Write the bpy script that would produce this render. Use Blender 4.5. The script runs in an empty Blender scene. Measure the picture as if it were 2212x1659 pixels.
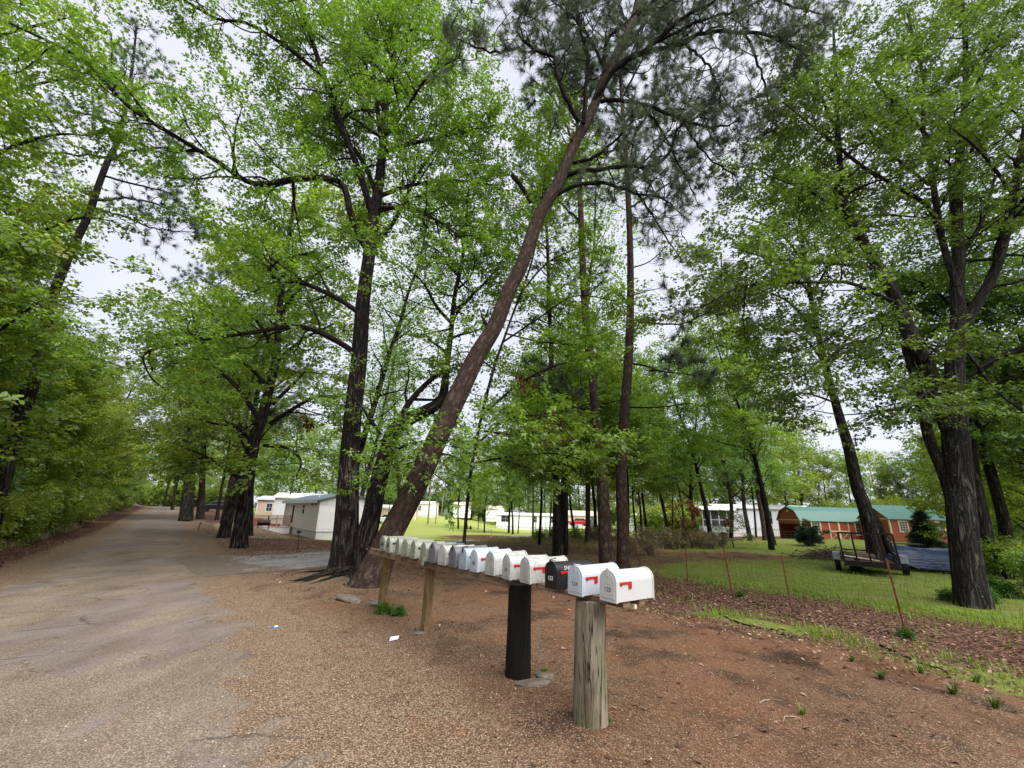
import bpy, math, random
import numpy as np
from mathutils import Vector, Matrix, Euler

# ------------------------------------------------------------------ camera
S = bpy.context.scene
C = S.collection
EYE = 1.65
FPX = 430.0                       # focal length in pixels of a 1024 px wide frame
ROLL = math.atan(.025)
PITCH = math.atan(129.5 * math.cos(ROLL) / FPX)
F0 = np.array([0, math.cos(PITCH), math.sin(PITCH)])
_U0 = np.array([0, -math.sin(PITCH), math.cos(PITCH)])
_R0 = np.array([1., 0, 0])
CR = math.cos(ROLL) * _R0 + math.sin(ROLL) * _U0
CU = -math.sin(ROLL) * _R0 + math.cos(ROLL) * _U0
cam = bpy.data.cameras.new('camera')
camo = bpy.data.objects.new('camera', cam); C.objects.link(camo)
cam.sensor_width = 36; cam.lens = FPX * 36 / 1024
cam.clip_start = .05; cam.clip_end = 3000
M = Matrix([[CR[0], CU[0], -F0[0], 0], [CR[1], CU[1], -F0[1], 0], [CR[2], CU[2], -F0[2], EYE], [0, 0, 0, 1]])
camo.matrix_world = M
S.camera = camo

# ------------------------------------------------------------------ light, sky, exposure
SUN_EL, SUN_AZ = math.radians(52), math.radians(140)     # thin overcast sun behind the right shoulder
S.view_settings.view_transform = 'Standard'; S.view_settings.look = 'None'
S.view_settings.gamma = 1; S.view_settings.use_curve_mapping = False
S.view_settings.exposure = 2.2
sun = bpy.data.lights.new('sun', 'SUN'); sun.energy = 1.5; sun.angle = math.radians(60); sun.color = (1, .97, .92)
suno = bpy.data.objects.new('sun', sun); C.objects.link(suno)
sd = Vector((math.sin(SUN_AZ) * math.cos(SUN_EL), math.cos(SUN_AZ) * math.cos(SUN_EL), math.sin(SUN_EL)))
suno.rotation_euler = sd.to_track_quat('Z', 'Y').to_euler(); suno.location = (0, 0, 60)
W = bpy.data.worlds.new('World'); S.world = W; W.use_nodes = True
wn, wl = W.node_tree.nodes, W.node_tree.links
bg = wn['Background']; bg.inputs[1].default_value = .1
sky = wn.new('ShaderNodeTexSky'); sky.sky_type = 'NISHITA'; sky.sun_disc = False
sky.sun_elevation = SUN_EL; sky.sun_rotation = SUN_AZ
tcw = wn.new('ShaderNodeTexCoord'); nzw = wn.new('ShaderNodeTexNoise'); nzw.inputs['Scale'].default_value = 2.2; nzw.inputs['Detail'].default_value = 4
wl.new(tcw.outputs['Generated'], nzw.inputs['Vector'])
rw = wn.new('ShaderNodeValToRGB'); wl.new(nzw.outputs['Fac'], rw.inputs[0])
rw.color_ramp.elements[0].position = .3; rw.color_ramp.elements[0].color = (1.68, 1.72, 1.98, 1)
rw.color_ramp.elements[1].position = .72; rw.color_ramp.elements[1].color = (2.2, 2.23, 2.44, 1)
mxw = wn.new('ShaderNodeMixRGB'); mxw.inputs[0].default_value = .94       # cloud cover over the clear sky
wl.new(sky.outputs[0], mxw.inputs[1]); wl.new(rw.outputs[0], mxw.inputs[2]); wl.new(mxw.outputs[0], bg.inputs[0])
try:
    S.cycles.max_bounces = 7; S.cycles.diffuse_bounces = 4; S.cycles.transmission_bounces = 4; S.cycles.glossy_bounces = 2
    S.cycles.use_denoising = True
except Exception:
    pass

# ------------------------------------------------------------------ measuring helpers
def ray(u, v):                    # u, v measured on the photo shown 2212 px wide
    k = 2212 / 1024 * FPX
    return F0 + (u - 1106) / k * CR - (v - 829.5) / k * CU
def P(u, v, Y):                   # the point seen at (u, v) that lies Y metres ahead
    d = ray(u, v); return np.array([0, 0, EYE]) + Y / d[1] * d
def mpp(u, v, Y):                 # metres per photo pixel there
    d = ray(u, v); return Y / d[1] / (2212 / 1024 * FPX)
def ss(a, b, t):
    t = np.clip((t - a) / (b - a), 0, 1); return t * t * (3 - 2 * t)
def SA(x, y): return .8 * x + .6 * y, -.6 * x + .8 * y            # across the road, along the road
def XY(s, a): return .8 * s - .6 * a, .6 * s + .8 * a
def T(x, y):
    s, a = SA(x, y)
    z = -.25 * ss(5, 11, s) + .33 * ss(28, 50, s) * ss(26, 12, a)
    z = z - .5 * ss(24, 36, a) * ss(4.5, 9, s) - .9 * ss(40, 95, y) * ss(-12, 4, x) * ss(40, 15, x) * ss(4, 9, s)
    z = z + 1.7 * ss(45, 110, y) * ss(-4, -25, x) * ss(4, 9, s) + .35 * ss(-3.8, -7, s)
    z = z + .16 * np.exp(-((x + 3.7) ** 2 + (y - 11.5) ** 2) / 1.6)
    z = z + 1.3 * ss(25, 100, a) * ss(9.5, 4, s)
    b = .035 * np.sin(x * .9 + 1) * np.sin(y * .7) + .02 * np.sin(x * 2.3 + y * 1.7)
    return z + b * (ss(5.5, 8, s) + ss(-4, -5, s))
def Tz(x, y): return float(T(np.float64(x), np.float64(y)))
def Gt(u, v):                     # where the sight line meets the terrain
    d = ray(u, v); o = np.array([0, 0, EYE]); t = .5
    while t < 500:
        q = o + t * d
        if q[2] < T(q[0], q[1]): break
        t *= 1.004
    return q
def place(u, Y):
    q = P(u, 1100, Y); return np.array([q[0], q[1], Tz(q[0], q[1])])

# ------------------------------------------------------------------ object helpers
def tag(o, label=None, cat=None, group=None, kind=None):
    if label: o['label'] = label
    if cat: o['category'] = cat
    if group: o['group'] = group
    if kind: o['kind'] = kind
    return o
def thing(name, label, cat, loc=(0, 0, 0), rz=0, group=None):
    o = bpy.data.objects.new(name, None); C.objects.link(o)
    o.location = loc; o.rotation_euler = (0, 0, rz); o.empty_display_size = .2
    return tag(o, label, cat, group)
def link(name, me, parent=None, loc=None):
    o = bpy.data.objects.new(name, me); C.objects.link(o)
    if parent is not None: o.parent = parent
    if loc is not None: o.location = loc
    return o
def rawmesh(name, V, Fs, mats, uv=None, smooth=False, matidx=None):
    me = bpy.data.meshes.new(name)
    V = np.asarray(V, dtype=np.float32)
    if not isinstance(Fs, (list, tuple)): Fs = [Fs]
    Fs = [np.asarray(f, dtype=np.int32) for f in Fs if len(f)]
    me.vertices.add(len(V)); me.vertices.foreach_set('co', V.ravel())
    nl = sum(f.size for f in Fs); npoly = sum(len(f) for f in Fs)
    me.loops.add(nl); me.polygons.add(npoly)
    if Fs:
        me.loops.foreach_set('vertex_index', np.concatenate([f.ravel() for f in Fs]))
        tot = np.concatenate([np.full(len(f), f.shape[1], dtype=np.int32) for f in Fs])
        st = np.concatenate([[0], np.cumsum(tot)[:-1]]).astype(np.int32)
        me.polygons.foreach_set('loop_start', st); me.polygons.foreach_set('loop_total', tot)
        if smooth: me.polygons.foreach_set('use_smooth', np.ones(npoly, dtype=bool))
        if matidx is not None: me.polygons.foreach_set('material_index', np.asarray(matidx, dtype=np.int32))
    for m in (mats if isinstance(mats, (list, tuple)) else [mats]): me.materials.append(m)
    if uv is not None:
        l = me.uv_layers.new(name='UVMap')
        idx = np.concatenate([f.ravel() for f in Fs])
        l.data.foreach_set('uv', np.asarray(uv, dtype=np.float32)[idx].ravel())
    me.update(calc_edges=True); me.validate()
    return me
class MB:                         # collects shapes into ONE mesh
    def __init__(s): s.v = []; s.f = []; s.n = 0; s.uv = []
    def add(s, V, F, uv=None):
        V = np.asarray(V, float); s.v.append(V)
        s.f += [tuple(int(i) + s.n for i in f) for f in F]; s.n += len(V)
    def box(s, x0, x1, y0, y1, z0, z1):
        V = [(x, y, z) for x in (x0, x1) for y in (y0, y1) for z in (z0, z1)]
        s.add(V, [(0, 1, 3, 2), (4, 6, 7, 5), (0, 4, 5, 1), (2, 3, 7, 6), (0, 2, 6, 4), (1, 5, 7, 3)]); return s
    def beam(s, a, b, w, h, up=(0, 0, 1)):   # rectangular bar from a to b
        a = Vector(a); b = Vector(b); d = (b - a).normalized(); up = Vector(up)
        if abs(d.dot(up)) > .95: up = Vector((0, 1, 0))
        x = d.cross(up).normalized() * w / 2; y = x.cross(d).normalized() * h / 2
        V = [p + sx * x + sy * y for p in (a, b) for sx, sy in ((-1, -1), (1, -1), (1, 1), (-1, 1))]
        s.add([tuple(q) for q in V], [(3, 2, 1, 0), (4, 5, 6, 7), (0, 1, 5, 4), (1, 2, 6, 5), (2, 3, 7, 6), (3, 0, 4, 7)]); return s
    def prism(s, poly, y0, y1, axis='y'):    # outline in x,z pushed along y
        n = len(poly)
        mk = {'y': lambda p, t: (p[0], t, p[1]), 'x': lambda p, t: (t, p[0], p[1]), 'z': lambda p, t: (p[0], p[1], t)}[axis]
        V = [mk(p, y0) for p in poly] + [mk(p, y1) for p in poly]
        s.add(V, [tuple(range(n))[::-1], tuple(range(n, 2 * n))] + [(i, (i + 1) % n, n + (i + 1) % n, n + i) for i in range(n)]); return s
    def cyl(s, a, b, r0, r1=None, n=12, cap=True):
        r1 = r0 if r1 is None else r1
        a = Vector(a); b = Vector(b); d = (b - a).normalized(); up = Vector((0, 0, 1)) if abs(d.z) < .9 else Vector((1, 0, 0))
        x = d.cross(up).normalized(); y = x.cross(d)
        V = [tuple(p + (x * math.cos(2 * math.pi * i / n) + y * math.sin(2 * math.pi * i / n)) * r) for p, r in ((a, r0), (b, r1)) for i in range(n)]
        F = [(i, n + i, n + (i + 1) % n, (i + 1) % n) for i in range(n)]
        if cap: F += [tuple(range(n)), tuple(range(n, 2 * n))[::-1]]
        s.add(V, F); return s
    def tube(s, pts, r, n=6):
        pts = np.asarray(pts, float); r = np.full(len(pts), r) if np.isscalar(r) else np.asarray(r)
        V, F, _ = tube(pts, r, n); s.add(V, F); return s
    def build(s, name, mat, parent=None, bevel=0, smooth=False):
        me = bpy.data.meshes.new(name)
        me.from_pydata([tuple(p) for p in np.concatenate(s.v)], [], s.f)
        for m in (mat if isinstance(mat, (list, tuple)) else [mat]): me.materials.append(m)
        if smooth: me.polygons.foreach_set('use_smooth', np.ones(len(me.polygons), dtype=bool))
        me.update()
        o = link(name, me, parent)
        if bevel:
            md = o.modifiers.new('bevel', 'BEVEL'); md.width = bevel; md.segments = 2; md.limit_method = 'ANGLE'
        return o

# ------------------------------------------------------------------ materials
def newmat(name):
    m = bpy.data.materials.new(name); m.use_nodes = True
    n = m.node_tree.nodes; l = m.node_tree.links
    return m, n, l, n['Principled BSDF']
def ramp(n, l, fac, stops):
    r = n.new('ShaderNodeValToRGB'); e = r.color_ramp.elements
    while len(e) < len(stops): e.new(.5)
    for i, (p, c) in enumerate(stops): e[i].position = p; e[i].color = (*c, 1)
    l.new(fac, r.inputs[0]); return r.outputs[0]
def noise(n, l, vec, scale, detail=4, rough=.55, dist=0):
    t = n.new('ShaderNodeTexNoise'); t.inputs['Scale'].default_value = scale; t.inputs['Detail'].default_value = detail
    t.inputs['Roughness'].default_value = rough; t.inputs['Distortion'].default_value = dist
    if vec is not None: l.new(vec, t.inputs['Vector'])
    return t.outputs['Fac']
def voro(n, l, vec, scale, feature='F1', out='Distance'):
    t = n.new('ShaderNodeTexVoronoi'); t.inputs['Scale'].default_value = scale; t.feature = feature
    if vec is not None: l.new(vec, t.inputs['Vector'])
    return t.outputs[out]
def mapv(n, l, vec, scale=(1, 1, 1), rot=(0, 0, 0)):
    m = n.new('ShaderNodeMapping'); m.inputs['Scale'].default_value = scale; m.inputs['Rotation'].default_value = rot
    l.new(vec, m.inputs['Vector']); return m.outputs[0]
def coord(n, which='Object'):
    return n.new('ShaderNodeTexCoord').outputs[which]
def mix(n, l, fac, a, b, mode='MIX'):
    m = n.new('ShaderNodeMixRGB'); m.blend_type = mode
    for i, x in ((0, fac), (1, a), (2, b)):
        if hasattr(x, 'links') or hasattr(x, 'is_linked'): l.new(x, m.inputs[i])
        elif i == 0: m.inputs[0].default_value = x
        else: m.inputs[i].default_value = (*x, 1)
    return m.outputs[0]
def mth(n, l, op, a, b=None, clamp=False):
    m = n.new('ShaderNodeMath'); m.operation = op; m.use_clamp = clamp
    for i, x in ((0, a), (1, b)):
        if x is None: continue
        if hasattr(x, 'is_linked'): l.new(x, m.inputs[i])
        else: m.inputs[i].default_value = x
    return m.outputs[0]
def maprange(n, l, v, a, b, c=0, d=1):
    m = n.new('ShaderNodeMapRange'); m.inputs[1].default_value = a; m.inputs[2].default_value = b
    m.inputs[3].default_value = c; m.inputs[4].default_value = d; l.new(v, m.inputs[0]); return m.outputs[0]
def bump(n, l, h, strength=.5, dist=.01, chain=None):
    b = n.new('ShaderNodeBump'); b.inputs['Strength'].default_value = strength; b.inputs['Distance'].default_value = dist
    l.new(h, b.inputs['Height'])
    if chain is not None: l.new(chain, b.inputs['Normal'])
    return b.outputs[0]
def attr(n, name):
    a = n.new('ShaderNodeAttribute'); a.attribute_name = name; return a.outputs['Fac']

def simple(name, col, rough=.6, metal=0, var=.15, nscale=6, bmp=0, spec=.3):
    m, n, l, b = newmat(name)
    v = noise(n, l, coord(n), nscale, 5)
    lo = tuple(c * (1 - var) for c in col); hi = tuple(min(1, c * (1 + var)) for c in col)
    l.new(ramp(n, l, v, [(.3, lo), (.7, hi)]), b.inputs['Base Color'])
    b.inputs['Roughness'].default_value = rough; b.inputs['Metallic'].default_value = metal
    b.inputs['Specular IOR Level'].default_value = spec
    if bmp: l.new(bump(n, l, noise(n, l, coord(n), nscale * 6, 4), bmp, .004), b.inputs['Normal'])
    return m

def leafmat(name, dark, mid, light, trans=.5, tr=(1.15, 1.25, .55), odd=None):
    m, n, l, b = newmat(name); n.remove(b); out = n['Material Output']
    g = n.new('ShaderNodeNewGeometry')
    col = ramp(n, l, g.outputs['Random Per Island'], [(0, dark), (.5, mid), (1, light)])
    nz = noise(n, l, g.outputs['Position'], .55, 2)
    col = mix(n, l, maprange(n, l, nz, .35, .65), mix(n, l, .75, col, tuple(.55 * c for c in mid), 'MIX'), col)
    oi = n.new('ShaderNodeObjectInfo'); hs = n.new('ShaderNodeHueSaturation'); l.new(col, hs.inputs['Color'])
    l.new(maprange(n, l, oi.outputs['Random'], 0, 1, .485, .52), hs.inputs['Hue']); l.new(maprange(n, l, oi.outputs['Random'], 0, 1, 1.12, .85), hs.inputs['Value']); col = hs.outputs[0]
    if odd:
        col = mix(n, l, maprange(n, l, noise(n, l, g.outputs['Position'], .9, 3), .58, .68, 0, .8), col, odd)
    d = n.new('ShaderNodeBsdfDiffuse'); l.new(col, d.inputs[0])
    t = n.new('ShaderNodeBsdfTranslucent'); l.new(mix(n, l, 1, col, tr, 'MULTIPLY'), t.inputs[0])
    ms = n.new('ShaderNodeMixShader'); ms.inputs[0].default_value = trans
    l.new(d.outputs[0], ms.inputs[1]); l.new(t.outputs[0], ms.inputs[2])
    gl = n.new('ShaderNodeBsdfGlossy'); gl.inputs['Roughness'].default_value = .45; gl.inputs[0].default_value = (.8, .85, .9, 1)
    m2 = n.new('ShaderNodeMixShader'); m2.inputs[0].default_value = .035
    l.new(ms.outputs[0], m2.inputs[1]); l.new(gl.outputs[0], m2.inputs[2]); l.new(m2.outputs[0], out.inputs[0])
    return m

def barkmat(name, crack, plate, tip, sx=10, sy=2.2, plates=False, lichen=None):
    m, n, l, b = newmat(name)
    uv = coord(n, 'UV')
    mv = mapv(n, l, uv, (sx, sy, 1))
    n1 = noise(n, l, mv, 1.0, 6, .65, .8)
    if plates:
        wt = n.new('ShaderNodeTexNoise'); wt.inputs['Scale'].default_value = .9; wt.inputs['Detail'].default_value = 6; wt.inputs['Roughness'].default_value = .7; l.new(mv, wt.inputs['Vector'])
        wob = mix(n, l, 1, mv, mix(n, l, 1, wt.outputs['Color'], (2.4, 2.4, 0), 'MULTIPLY'), 'ADD')
        vd = voro(n, l, wob, .8, 'DISTANCE_TO_EDGE')
        rg_ = mth(n, l, 'MULTIPLY', mth(n, l, 'ABSOLUTE', mth(n, l, 'SUBTRACT', noise(n, l, mapv(n, l, uv, (sx * 1.1, sy * .5, 1)), 1.0, 5, .65, 1.5), .5)), 5, True)
        fine = noise(n, l, mapv(n, l, uv, (sx * 3, sy * 4, 1)), 1.0, 6, .75)
        h = mth(n, l, 'MULTIPLY', maprange(n, l, vd, .0, .25, .35, 1), mth(n, l, 'ADD', mth(n, l, 'MULTIPLY', rg_, .45), mth(n, l, 'MULTIPLY', fine, .85)))
    else:
        h = mth(n, l, 'ABSOLUTE', mth(n, l, 'SUBTRACT', noise(n, l, mapv(n, l, uv, (sx, sy * .45, 1)), 1.0, 5, .6, 1.2), .5))
        h = mth(n, l, 'MULTIPLY', h, 6, True)
        h = mth(n, l, 'MULTIPLY', h, mth(n, l, 'ADD', n1, .4))
    col = ramp(n, l, h, [(.08, crack), (.45, plate), (.85, tip)])
    big = noise(n, l, uv, 1.3, 3)
    col = mix(n, l, maprange(n, l, big, .3, .7, .0, .45), col, tuple(.6 * c for c in plate))
    if lichen:
        sp = mth(n, l, 'GREATER_THAN', noise(n, l, uv, 26, 2), .67)
        lm = mth(n, l, 'MULTIPLY', sp, maprange(n, l, noise(n, l, uv, 2.0, 2), .45, .6))
        col = mix(n, l, lm, col, lichen)
    l.new(col, b.inputs['Base Color']); b.inputs['Roughness'].default_value = .95; b.inputs['Specular IOR Level'].default_value = .1
    l.new(bump(n, l, h, 1.0, .035), b.inputs['Normal'])
    return m

L_OAK = leafmat('leaf_bright', (.095, .16, .025), (.215, .325, .05), (.34, .47, .09), .54)
L_DEEP = leafmat('leaf_deep', (.042, .075, .018), (.105, .175, .038), (.18, .27, .065), .46)
L_WOOD = leafmat('leaf_woodland', (.12, .17, .025), (.24, .33, .05), (.37, .47, .09), .52, odd=(.32, .30, .05))
L_UNDER = leafmat('leaf_understory', (.14, .19, .028), (.28, .37, .055), (.40, .50, .10), .52, odd=(.34, .31, .05))
L_PALE = leafmat('leaf_pale', (.13, .22, .05), (.22, .35, .08), (.32, .46, .14), .5)
L_PINE = leafmat('needle', (.04, .06, .038), (.095, .13, .075), (.16, .205, .12), .35, (1, 1.08, .85))
L_SPRUCE = leafmat('spruce_needle', (.012, .035, .014), (.03, .07, .03), (.06, .12, .06), .15)
L_DRYRED = leafmat('dead_leaf', (.10, .028, .012), (.20, .06, .022), (.30, .12, .05), .35, (1.1, .9, .8))
L_WEED = leafmat('weed_leaf', (.03, .075, .012), (.07, .16, .02), (.15, .27, .04), .4)
B_OAK = barkmat('bark_oak', (.006, .005, .005), (.030, .024, .021), (.10, .085, .075), 16, 2.4, False, (.22, .24, .20))
B_PINE = barkmat('bark_pine', (.012, .008, .007), (.072, .049, .040), (.17, .125, .105), 11, 4.0, True)
B_GREY = barkmat('bark_grey', (.008, .007, .006), (.038, .033, .028), (.095, .085, .072), 15, 2.4, False, (.22, .23, .19))
B_DARK = barkmat('bark_dark', (.006, .005, .005), (.024, .020, .018), (.06, .05, .045), 12, 2.2, False)

# ------------------------------------------------------------------ tube and tree builders
def resample(pts, rad, step):
    pts = np.asarray(pts, float); rad = np.asarray(rad, float)
    n = len(pts)
    if n < 2: return pts, rad
    ext = np.vstack([2 * pts[0] - pts[1], pts, 2 * pts[-1] - pts[-2]])
    out, ro = [], []
    for i in range(n - 1):
        p0, p1, p2, p3 = ext[i:i + 4]; L = np.linalg.norm(p2 - p1); k = max(1, int(round(L / step)))
        t = (np.arange(k) / k)[:, None]
        out.append(.5 * (2 * p1 + (p2 - p0) * t + (2 * p0 - 5 * p1 + 4 * p2 - p3) * t ** 2 + (3 * p1 - p0 - 3 * p2 + p3) * t ** 3))
        ro.append(rad[i] + (rad[i + 1] - rad[i]) * t[:, 0])
    out.append(pts[-1:]); ro.append(rad[-1:])
    return np.vstack(out), np.concatenate(ro)
def tube(pts, r, n, rng=None, rough=0, root=0):
    m = len(pts)
    tan = np.gradient(pts, axis=0); tan /= np.linalg.norm(tan, axis=1)[:, None] + 1e-9
    x = np.zeros((m, 3)); ref = np.array([0, 1., 0]) if abs(tan[0][1]) < .9 else np.array([1., 0, 0])
    cur = ref - tan[0] * ref.dot(tan[0]); cur /= np.linalg.norm(cur)
    for i in range(m):
        cur = cur - tan[i] * cur.dot(tan[i]); cur /= np.linalg.norm(cur) + 1e-9; x[i] = cur
    y = np.cross(tan, x)
    th = np.arange(n + 1) / n * 2 * np.pi
    R = np.repeat(np.asarray(r)[:, None], n + 1, 1)
    if rng is not None and rough:
        ph = rng.uniform(0, 6.28, 4)
        ln = np.arange(m)[:, None]
        w = np.sin(3 * th[None] + ph[0] + ln * .11) * .5 + np.sin(5 * th[None] + ph[1] - ln * .07) * .35 + np.sin(2 * th[None] + ln * .23 + ph[2]) * .4
        R = R * (1 + rough * w)
    if root:
        h = np.concatenate([[0], np.cumsum(np.linalg.norm(np.diff(pts, axis=0), axis=1))])[:, None]
        lob = .5 + .5 * np.sin(5 * th[None] + 1.3) * np.cos(2 * th[None] + .5)
        R = R * (1 + root * np.exp(-h / .28) * (.35 + 1.0 * lob))
    V = pts[:, None] + x[:, None] * (R * np.cos(th)[None])[..., None] + y[:, None] * (R * np.sin(th)[None])[..., None]
    i = np.arange(m - 1)[:, None] * (n + 1) + np.arange(n)[None]
    F = np.stack([i, i + 1, i + n + 2, i + n + 1], -1).reshape(-1, 4)
    ln = np.concatenate([[0], np.cumsum(np.linalg.norm(np.diff(pts, axis=0), axis=1))])
    uv = np.stack(np.broadcast_arrays(th[None] * np.mean(r), ln[:, None]), -1).reshape(-1, 2)
    return V.reshape(-1, 3), F, uv
class Wood:
    def __init__(s): s.V = []; s.F = []; s.UV = []; s.n = 0; s.mi = 0; s.M = []
    def add(s, pts, r, n, rng=None, rough=0, root=0):
        V, F, uv = tube(np.asarray(pts, float), np.asarray(r, float), n, rng, rough, root)
        s.M.append(np.full(len(F), s.mi)); s.V.append(V); s.F.append(F + s.n); s.UV.append(uv + np.array([0, s.n % 97 * .37])); s.n += len(V)
    def mesh(s, name, mat):
        return rawmesh(name, np.vstack(s.V), np.vstack(s.F), mat, uv=np.vstack(s.UV), smooth=True, matidx=np.concatenate(s.M) if isinstance(mat, (list, tuple)) else None)

def unit(v): return v / (np.linalg.norm(v) + 1e-9)
def along(pts, t):
    f = t * (len(pts) - 1); i = min(int(f), len(pts) - 2); k = f - i
    return pts[i] * (1 - k) + pts[i + 1] * k, unit(pts[i + 1] - pts[i])
def wander(rng, p, d, L, n, wig, up=0.0, flat=1.0):
    pts = [p]; d = unit(d)
    for i in range(n):
        d = d + rng.normal(0, wig, 3); d[2] = d[2] * flat + up; d = unit(d)
        pts.append(pts[-1] + d * L / n)
    return np.array(pts)
def kids(rng, path, r0, r1, n, t0, t1, L, ang=60, up=.1, flat=.6, wig=.22, seg=5, rf=.5, taper=.5):
    out = []
    az = rng.uniform(0, 6.28)
    for i in range(n):
        t = min(.999, t0 + (t1 - t0) * (i + rng.uniform(.1, .9)) / n)
        p, tan = along(path, t)
        az += 2.4 + rng.uniform(-.5, .5)
        a = np.cross(tan, [0, 0, 1.]); a = unit(a) if np.linalg.norm(a) > .1 else np.array([1., 0, 0])
        b = np.cross(tan, a)
        an = math.radians(ang * rng.uniform(.75, 1.2))
        d = tan * math.cos(an) + (a * math.cos(az) + b * math.sin(az)) * math.sin(an)
        d[2] = d[2] * flat + up
        LL = L * rng.uniform(.6, 1.25) * (1 - taper * (t - t0) / max(.01, t1 - t0))
        pr = (r0 + (r1 - r0) * t) * rf
        out.append((wander(rng, p, d, LL, seg, wig, up * .25, .95), pr))
    return out

# leaf spray templates: a twig along +x carrying leaves
def leaf_shape(kind, l, w):
    if kind == 'lobed':
        V = np.array([[0, 0, 0], [.42 * l, .55 * w, .10 * l], [.5 * l, .2 * w, .02 * l], [l, 0, -.08 * l], [.5 * l, -.2 * w, .02 * l], [.42 * l, -.55 * w, .10 * l]])
        return V, [(0, 1, 2), (0, 2, 4), (2, 3, 4), (0, 4, 5)]
    V = np.array([[0, 0, 0], [.5 * l, .5 * w, .07 * l], [l, 0, -.08 * l], [.5 * l, -.5 * w, .07 * l]])
    return V, [(0, 1, 2), (0, 2, 3)]
def rotx(a): c, s = math.cos(a), math.sin(a); return np.array([[1, 0, 0], [0, c, -s], [0, s, c]])
def roty(a): c, s = math.cos(a), math.sin(a); return np.array([[c, 0, s], [0, 1, 0], [-s, 0, c]])
def rotz(a): c, s = math.cos(a), math.sin(a); return np.array([[c, -s, 0], [s, c, 0], [0, 0, 1]])
def spray(rng, kind, n, L, leaf, spread=.9, wr=.75, thick=.12):
    Vs, Fs, k = [], [], 0
    for i in range(n):
        t = .12 + .88 * (i + rng.uniform(0, .8)) / n
        sgn = 1 if i % 2 else -1
        a = sgn * math.radians(rng.uniform(25, 80)) * (1.15 - .6 * t)
        ll = leaf * rng.uniform(.5, 1.25)
        V, F = leaf_shape(kind, ll, ll * wr)
        V = V + np.array([leaf * .25, 0, 0])
        Rm = rotz(a) @ roty(rng.normal(.2, .3)) @ rotx(rng.normal(0, .38))
        V = V @ Rm.T + np.array([t * L, rng.normal(0, L * .07 * spread), rng.normal(0, L * thick)])
        Vs.append(V); Fs += [tuple(j + k for j in f) for f in F]; k += len(V)
    return np.vstack(Vs), np.array(Fs)
def needle_tuft(rng, n, L, w, fwd=.5):
    Vs, Fs = [], []
    for i in range(n):
        d = rng.normal(0, 1, 3); d = unit(d); d[0] = abs(d[0]) * .8 + fwd * rng.uniform(0, 1); d = unit(d)
        s = unit(np.cross(d, rng.normal(0, 1, 3))) * w / 2
        p = np.array([rng.uniform(-.12, .05), 0, 0]) + rng.normal(0, .01, 3); ll = L * rng.uniform(.7, 1.1)
        Vs.append(np.array([p - s, p + s, p + d * ll + np.array([0, 0, -.1 * ll])])); Fs.append((3 * i, 3 * i + 1, 3 * i + 2))
    return np.vstack(Vs), np.array(Fs)
def stamp(rng, P0, D, temps, smin=.8, smax=1.2, roll=.5):
    P0 = np.asarray(P0); D = np.asarray(D); N = len(P0)
    pick = rng.integers(0, len(temps), N); Vs, Fs, off = [], [], 0
    X = D / (np.linalg.norm(D, axis=1)[:, None] + 1e-9)
    up = np.array([0, 0, 1.])[None] + rng.normal(0, roll, (N, 3))
    Y = np.cross(up, X); Y /= np.linalg.norm(Y, axis=1)[:, None] + 1e-9
    Z = np.cross(X, Y); sc = rng.uniform(smin, smax, N)
    for k, (V, F) in enumerate(temps):
        m = pick == k; c = int(m.sum())
        if not c: continue
        B = np.stack([X[m], Y[m], Z[m]], 1) * sc[m][:, None, None]
        Q = np.einsum('vk,nkj->nvj', V, B) + P0[m][:, None]
        Vs.append(Q.reshape(-1, 3)); Fs.append((F[None] + (np.arange(c) * len(V))[:, None, None]).reshape(-1, F.shape[1]) + off); off += c * len(V)
    return np.vstack(Vs).astype(np.float32), np.vstack(Fs)
_rt = np.random.default_rng(5)
TP = {
    'oak': [spray(_rt, 'lobed', 17, .55, .125, thick=.07) for _ in range(6)],
    'near': [spray(_rt, 'lobed', 13, .5, .135, wr=.95, thick=.07) for _ in range(6)],
    'mid': [spray(_rt, 'plain', 16, .75, .165, thick=.07) for _ in range(6)],
    'far': [spray(_rt, 'plain', 12, 1.4, .36, thick=.16) for _ in range(6)],
    'shrub': [spray(_rt, 'plain', 12, .5, .12) for _ in range(6)],
    'thin': [spray(_rt, 'plain', 10, .6, .12, thick=.2) for _ in range(6)],
    'pine': [needle_tuft(_rt, 26, .22, .0085) for _ in range(6)],
    'pinefar': [needle_tuft(_rt, 24, .42, .022) for _ in range(6)],
    'spruce': [needle_tuft(_rt, 20, .22, .02, 1.2) for _ in range(5)],
    'dead': [spray(_rt, 'plain', 9, .3, .13, thick=.3) for _ in range(4)],
}
def leafpoints(rng, path, n, t0, droop=0.0, spread=.8):
    Ps, Ds = [], []
    for i in range(n):
        t = min(.999, t0 + (1 - t0) * (i + rng.uniform(.2, 1)) / n)
        p, tan = along(path, t)
        a = rng.normal(0, spread); d = rotz(a) @ tan; d[2] = d[2] * .5 - droop + rng.normal(0, .18)
        Ps.append(p); Ds.append(unit(d))
    return Ps, Ds
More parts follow.
